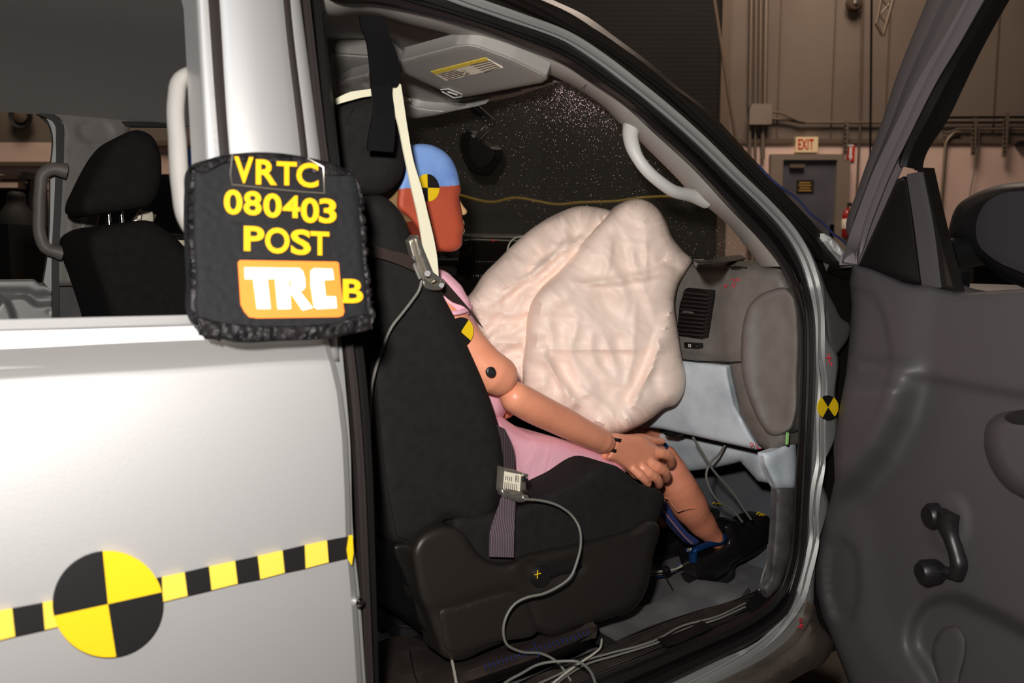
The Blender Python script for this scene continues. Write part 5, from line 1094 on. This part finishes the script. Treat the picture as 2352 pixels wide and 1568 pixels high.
props(tube('instrument_cable', ppath([(1182, 572+14), (1168, 560+25), (1172, 556), (1186, 545), (1200, 543)], XP(1.27)), .0025, 'wire_w'), 'white cable looping from the radio stack to the airbag', 'cable')
WB = T('wire_bundle', 'bundle of white and black wires leaving the dummy ankle', 'cable', at(1540, 1310, 1.42))
for i, c in enumerate(('wire_w', 'wire_w', 'rubber', 'wire_w', 'rubber', 'wire_b')):
    tube('wire', ppath([(1588-i*2, 1258), (1585-i*2.5, 1278), (1572-i*2, 1296), (1552-i, 1306+i*1.2), (1530, 1310+i*2), (1505, 1312+i*2.4), (1480, 1312+i*3)], YP(1.40+.004*i)), .0022, c, WB, 6)
lathe('wire_tie', at(1524, 1312, 1.395), [(.010, 0), (.0115, .003), (.0115, .012), (.010, .014)], 'rubber', WB, 14, Vector((1, 0, .1)).normalized())
tube('tie_tail', [at(1524, 1316, 1.39), at(1540, 1345, 1.39), at(1546, 1356, 1.39)], .0018, 'darksteel', WB, 6)
tp = props(slab('black_tape', [(1510, 1466), (1545, 1456), (1590, 1438), (1612, 1424), (1638, 1440), (1600, 1458), (1560, 1476), (1532, 1484)], ZP(.617), 'velvet', None, (0, 0, -.003), .001, 5, step=7, sm=False), 'long piece of black cloth tape over the cables on the sill', 'tape')
tp = props(slab('black_tape', [(1738, 1360), (1760, 1368), (1781, 1386), (1766, 1404), (1753, 1420), (1730, 1402), (1712, 1388)], ZP(.625), 'velvet', None, (0, 0, -.003), .001, 5, step=7, sm=False), 'square black cloth tape patch in the front corner of the sill', 'tape')
# ================================================================ tape, targets and sign on the outside
SDo = SD
SD = lambda o0=0: SDo(o0-.0135 if -.01 < o0 < 0 else o0)
TP = T('marking_tape', 'yellow and black checkered tape strip along the rear door', 'tape', SD(-.002)(400, 1340))
tops = [(-60, 1412), (0, 1402), (28, 1397), (98, 1384), (165, 1370), (240, 1352), (312, 1338), (372, 1325), (424, 1314), (480, 1301), (540, 1288), (592, 1277), (649, 1264), (700, 1252), (751, 1241), (800, 1232)]
bots = [(-60, 1483), (0, 1470), (35, 1461), (103, 1446), (170, 1430), (245, 1412), (316, 1396), (374, 1382), (431, 1368), (486, 1355), (546, 1340), (598, 1330), (654, 1315), (702, 1305), (755, 1291), (800, 1281)]
cols = ['yellow2', 'yellow2', 'markblack', 'yellow2', 'markblack', 'yellow2', 'markblack', 'yellow2', 'markblack', 'yellow2', 'markblack', 'yellow2', 'markblack', 'yellow2', 'markblack']
for i, c in enumerate(cols):
    slab('tape_square', [tops[i], tops[i+1], bots[i+1], bots[i]], SD(-.0015), c, TP, (0, .0012, 0), 0, 3, step=14, sm=False)
slab('folded_end', [(802, 1230), (810, 1229), (812, 1270), (808, 1298), (800, 1285), (797, 1262)], SD(-.003), 'yellow', TP, (0, .002, 0), 0, 3, step=6, sm=False)
ang = math.radians(0)
tg = disc('target_sticker', SD(-.0035)(246, 1387), (1, 0, .0), (0, 0, 1), .0555, .001, ['yellow', 'yellow'], None, True, 64)
bpy.data.objects.remove(tg)
TG = T('target_sticker', 'large round black and yellow target sticker on the silver rear door', 'sticker', SD(-.0035)(248, 1387))
def quad_target(cx, cy, rx, ry, top, bot, lef, rig, plane, root, m0, m1):
    """four quadrant pieces following the cross lines measured on the sticker"""
    ring = [(cx+rx*math.cos(2*math.pi*i/72), cy+ry*math.sin(2*math.pi*i/72)) for i in range(72)]
    an = [math.atan2((p[1]-cy)/ry, (p[0]-cx)/rx) for p in (rig, bot, lef, top)]
    for q in range(4):
        a0 = an[q]; a1 = an[(q+1) % 4]
        while a1 < a0: a1 += 2*math.pi
        pts = [(cx, cy)]+[(cx+rx*math.cos(a0+(a1-a0)*k/16), cy+ry*math.sin(a0+(a1-a0)*k/16)) for k in range(17)]
        slab('quadrant', pts, plane, (m0, m1)[q % 2], root, (0, .0015, 0), 0, 3, step=20, sm=False)
quad_target(248, 1387, 127, 122, (236, 1266), (267, 1508), (120, 1415), (373, 1359), SD(-.0035), TG, 'markblack', 'yellow')
SD = SDo
TG2 = T('target_sticker', 'small round yellow and black target on the front door jamb', 'sticker', SD(.0)(1902, 935))
quad_target(1902, 935, 24, 27, (1915, 912), (1890, 958), (1888, 912), (1918, 958), SD(-.006), TG2, 'markblack', 'yellow')
# foam sign
SG = T('identification_sign', 'black foam block sign reading VRTC 080403 POST taped to the pillar', 'sign', SD(-.05)(640, 570))
so = [(446, 388), (455, 376), (490, 362), (545, 352), (620, 356), (700, 360), (742, 372), (790, 386), (815, 394), (822, 420), (830, 500), (838, 600), (846, 700), (850, 738), (845, 752), (800, 765), (740, 774), (640, 780), (580, 784), (540, 782), (500, 776), (470, 760), (452, 735), (446, 640), (440, 520), (441, 440)]
sf = slab('foam_block', so, SD(-.055), 'foam', SG, (0, .03, 0), .012, 16, [wob(.002, 12, 3)], 8, True, 60)
random.seed(12)
fr_ = []
for j in range(0, len(so)):
    a = so[j]; b = so[(j+1) % len(so)]
def edge_tube(name, pts, r, off):
    pp = cr([(x, y, 0) for x, y in pts], False, 5); P3 = [SD(-.055)(p.x+random.uniform(-3, 3), p.y+random.uniform(-3, 3), off) for p in pp]
    return tube(name, P3, [r*random.uniform(.5, 1.3) for _ in P3], 'foamedge', SG, 7)
edge_tube('frayed_edge', [(446, 392), (441, 460), (442, 540), (447, 640), (452, 735), (472, 762), (505, 777)], .0045, .004)
edge_tube('frayed_edge', [(806, 396), (822, 430), (830, 500), (838, 600), (846, 690), (850, 745), (835, 758)], .0040, .004)
slab('taped_bottom', [(452, 728), (500, 738), (560, 745), (640, 748), (760, 742), (848, 728), (850, 752), (800, 768), (640, 784), (520, 782), (470, 762)], SD(-.066), 'foamedge', SG, (0, .02, 0), .005, 8, [wob(.004, 12, 8)], 6)
slab('taped_top', [(446, 388), (490, 362), (545, 352), (700, 360), (790, 386), (815, 400), (760, 404), (640, 378), (520, 376), (455, 396)], SD(-.066), 'foamedge', SG, (0, .02, 0), .004, 8, [wob(.002, 12, 8)], 6)
sp_ = SD(-.0675)
def zz(L): return [(400+a/3.136, 320+b/3.136) for a, b in L]
for o_ in (zz([(415, 110), (560, 105), (960, 130), (1080, 195), (1085, 388), (415, 330)]), zz([(350, 330), (900, 385), (905, 605), (370, 590)]), zz([(905, 395), (1175, 400), (1175, 635), (905, 620)]), zz([(490, 600), (1135, 640), (1140, 870), (490, 845)])):
    slab('label_film', o_, sp_, 'markblack', SG, (0, .001, 0), 0, 3, step=14, sm=False)
strokes('film_edge', [zz([(418, 110), (405, 250), (415, 325), (600, 345), (900, 375), (1082, 388), (1075, 200), (960, 135)])], SD(-.069), 'alu', SG, 3)
lp = SD(-.069)
VRTC = [('V', (432, 122, 572, 318)), ('R', (588, 142, 742, 330)), ('T', (738, 157, 884, 334)), ('C', (880, 165, 1040, 350))]
DIG = [('0', (358, 358, 492, 545)), ('8', (500, 368, 630, 550)), ('0', (642, 385, 775, 568)), ('4', (780, 400, 908, 568)), ('0', (912, 418, 1045, 606)), ('3', (1042, 422, 1170, 608))]
POST = [('P', (502, 622, 650, 808)), ('O', (655, 632, 832, 826)), ('S', (840, 645, 985, 835)), ('T', (982, 660, 1118, 838))]
def letter(ch, b, sk=6, w=1):
    x0, y0, x1, y1 = b; text_quad('letter', ch, zz([(x0, y0-0), (x1, y0+sk), (x1, y1), (x0, y1-sk)]), lp, 'yellow_l', SG, .001, .0015, .028)
for L in (VRTC, DIG, POST): 
    for ch, b in L: letter(ch, b)
letter('B', (1215, 1004, 1362, 1180), 2)
slab('label_film', zz([(1205, 990), (1365, 1000), (1372, 1200), (1215, 1190)]), sp_, 'markblack', SG, (0, .001, 0), 0, 3, step=14, sm=False)
og = slab('orange_logo_label', zz([(460, 885), (475, 870), (1170, 880), (1186, 890), (1200, 1060), (1226, 1240), (1215, 1270), (1180, 1280), (600, 1288), (540, 1280), (505, 1240), (480, 1190)]), SD(-.069), 'orange', SG, (0, .0015, 0), 0, 3, step=12, sm=False)
for L in ([(508, 922), (722, 924), (722, 1003), (672, 1006), (695, 1220), (598, 1220), (570, 1006), (512, 1006)],
          [(724, 926), (900, 926), (925, 945), (942, 1000), (946, 1060), (930, 1085), (905, 1092), (1000, 1215), (960, 1222), (925, 1232), (850, 1120), (836, 1105), (842, 1220), (748, 1222), (728, 1006)],
          [(985, 945), (1010, 928), (1140, 932), (1152, 1010), (1080, 1014), (1092, 1130), (1165, 1132), (1172, 1215), (1030, 1222), (1008, 1205), (985, 1050)]):
    slab('logo_letter', zz(L), SD(-.0705), 'white', og, (0, .001, 0), 0, 3, step=9, sm=False)
slab('letter_counter', zz([(828, 1012), (840, 1012), (842, 1062), (830, 1062)]), SD(-.0715), 'orange', og, (0, .001, 0), 0, 3, step=6, sm=False)
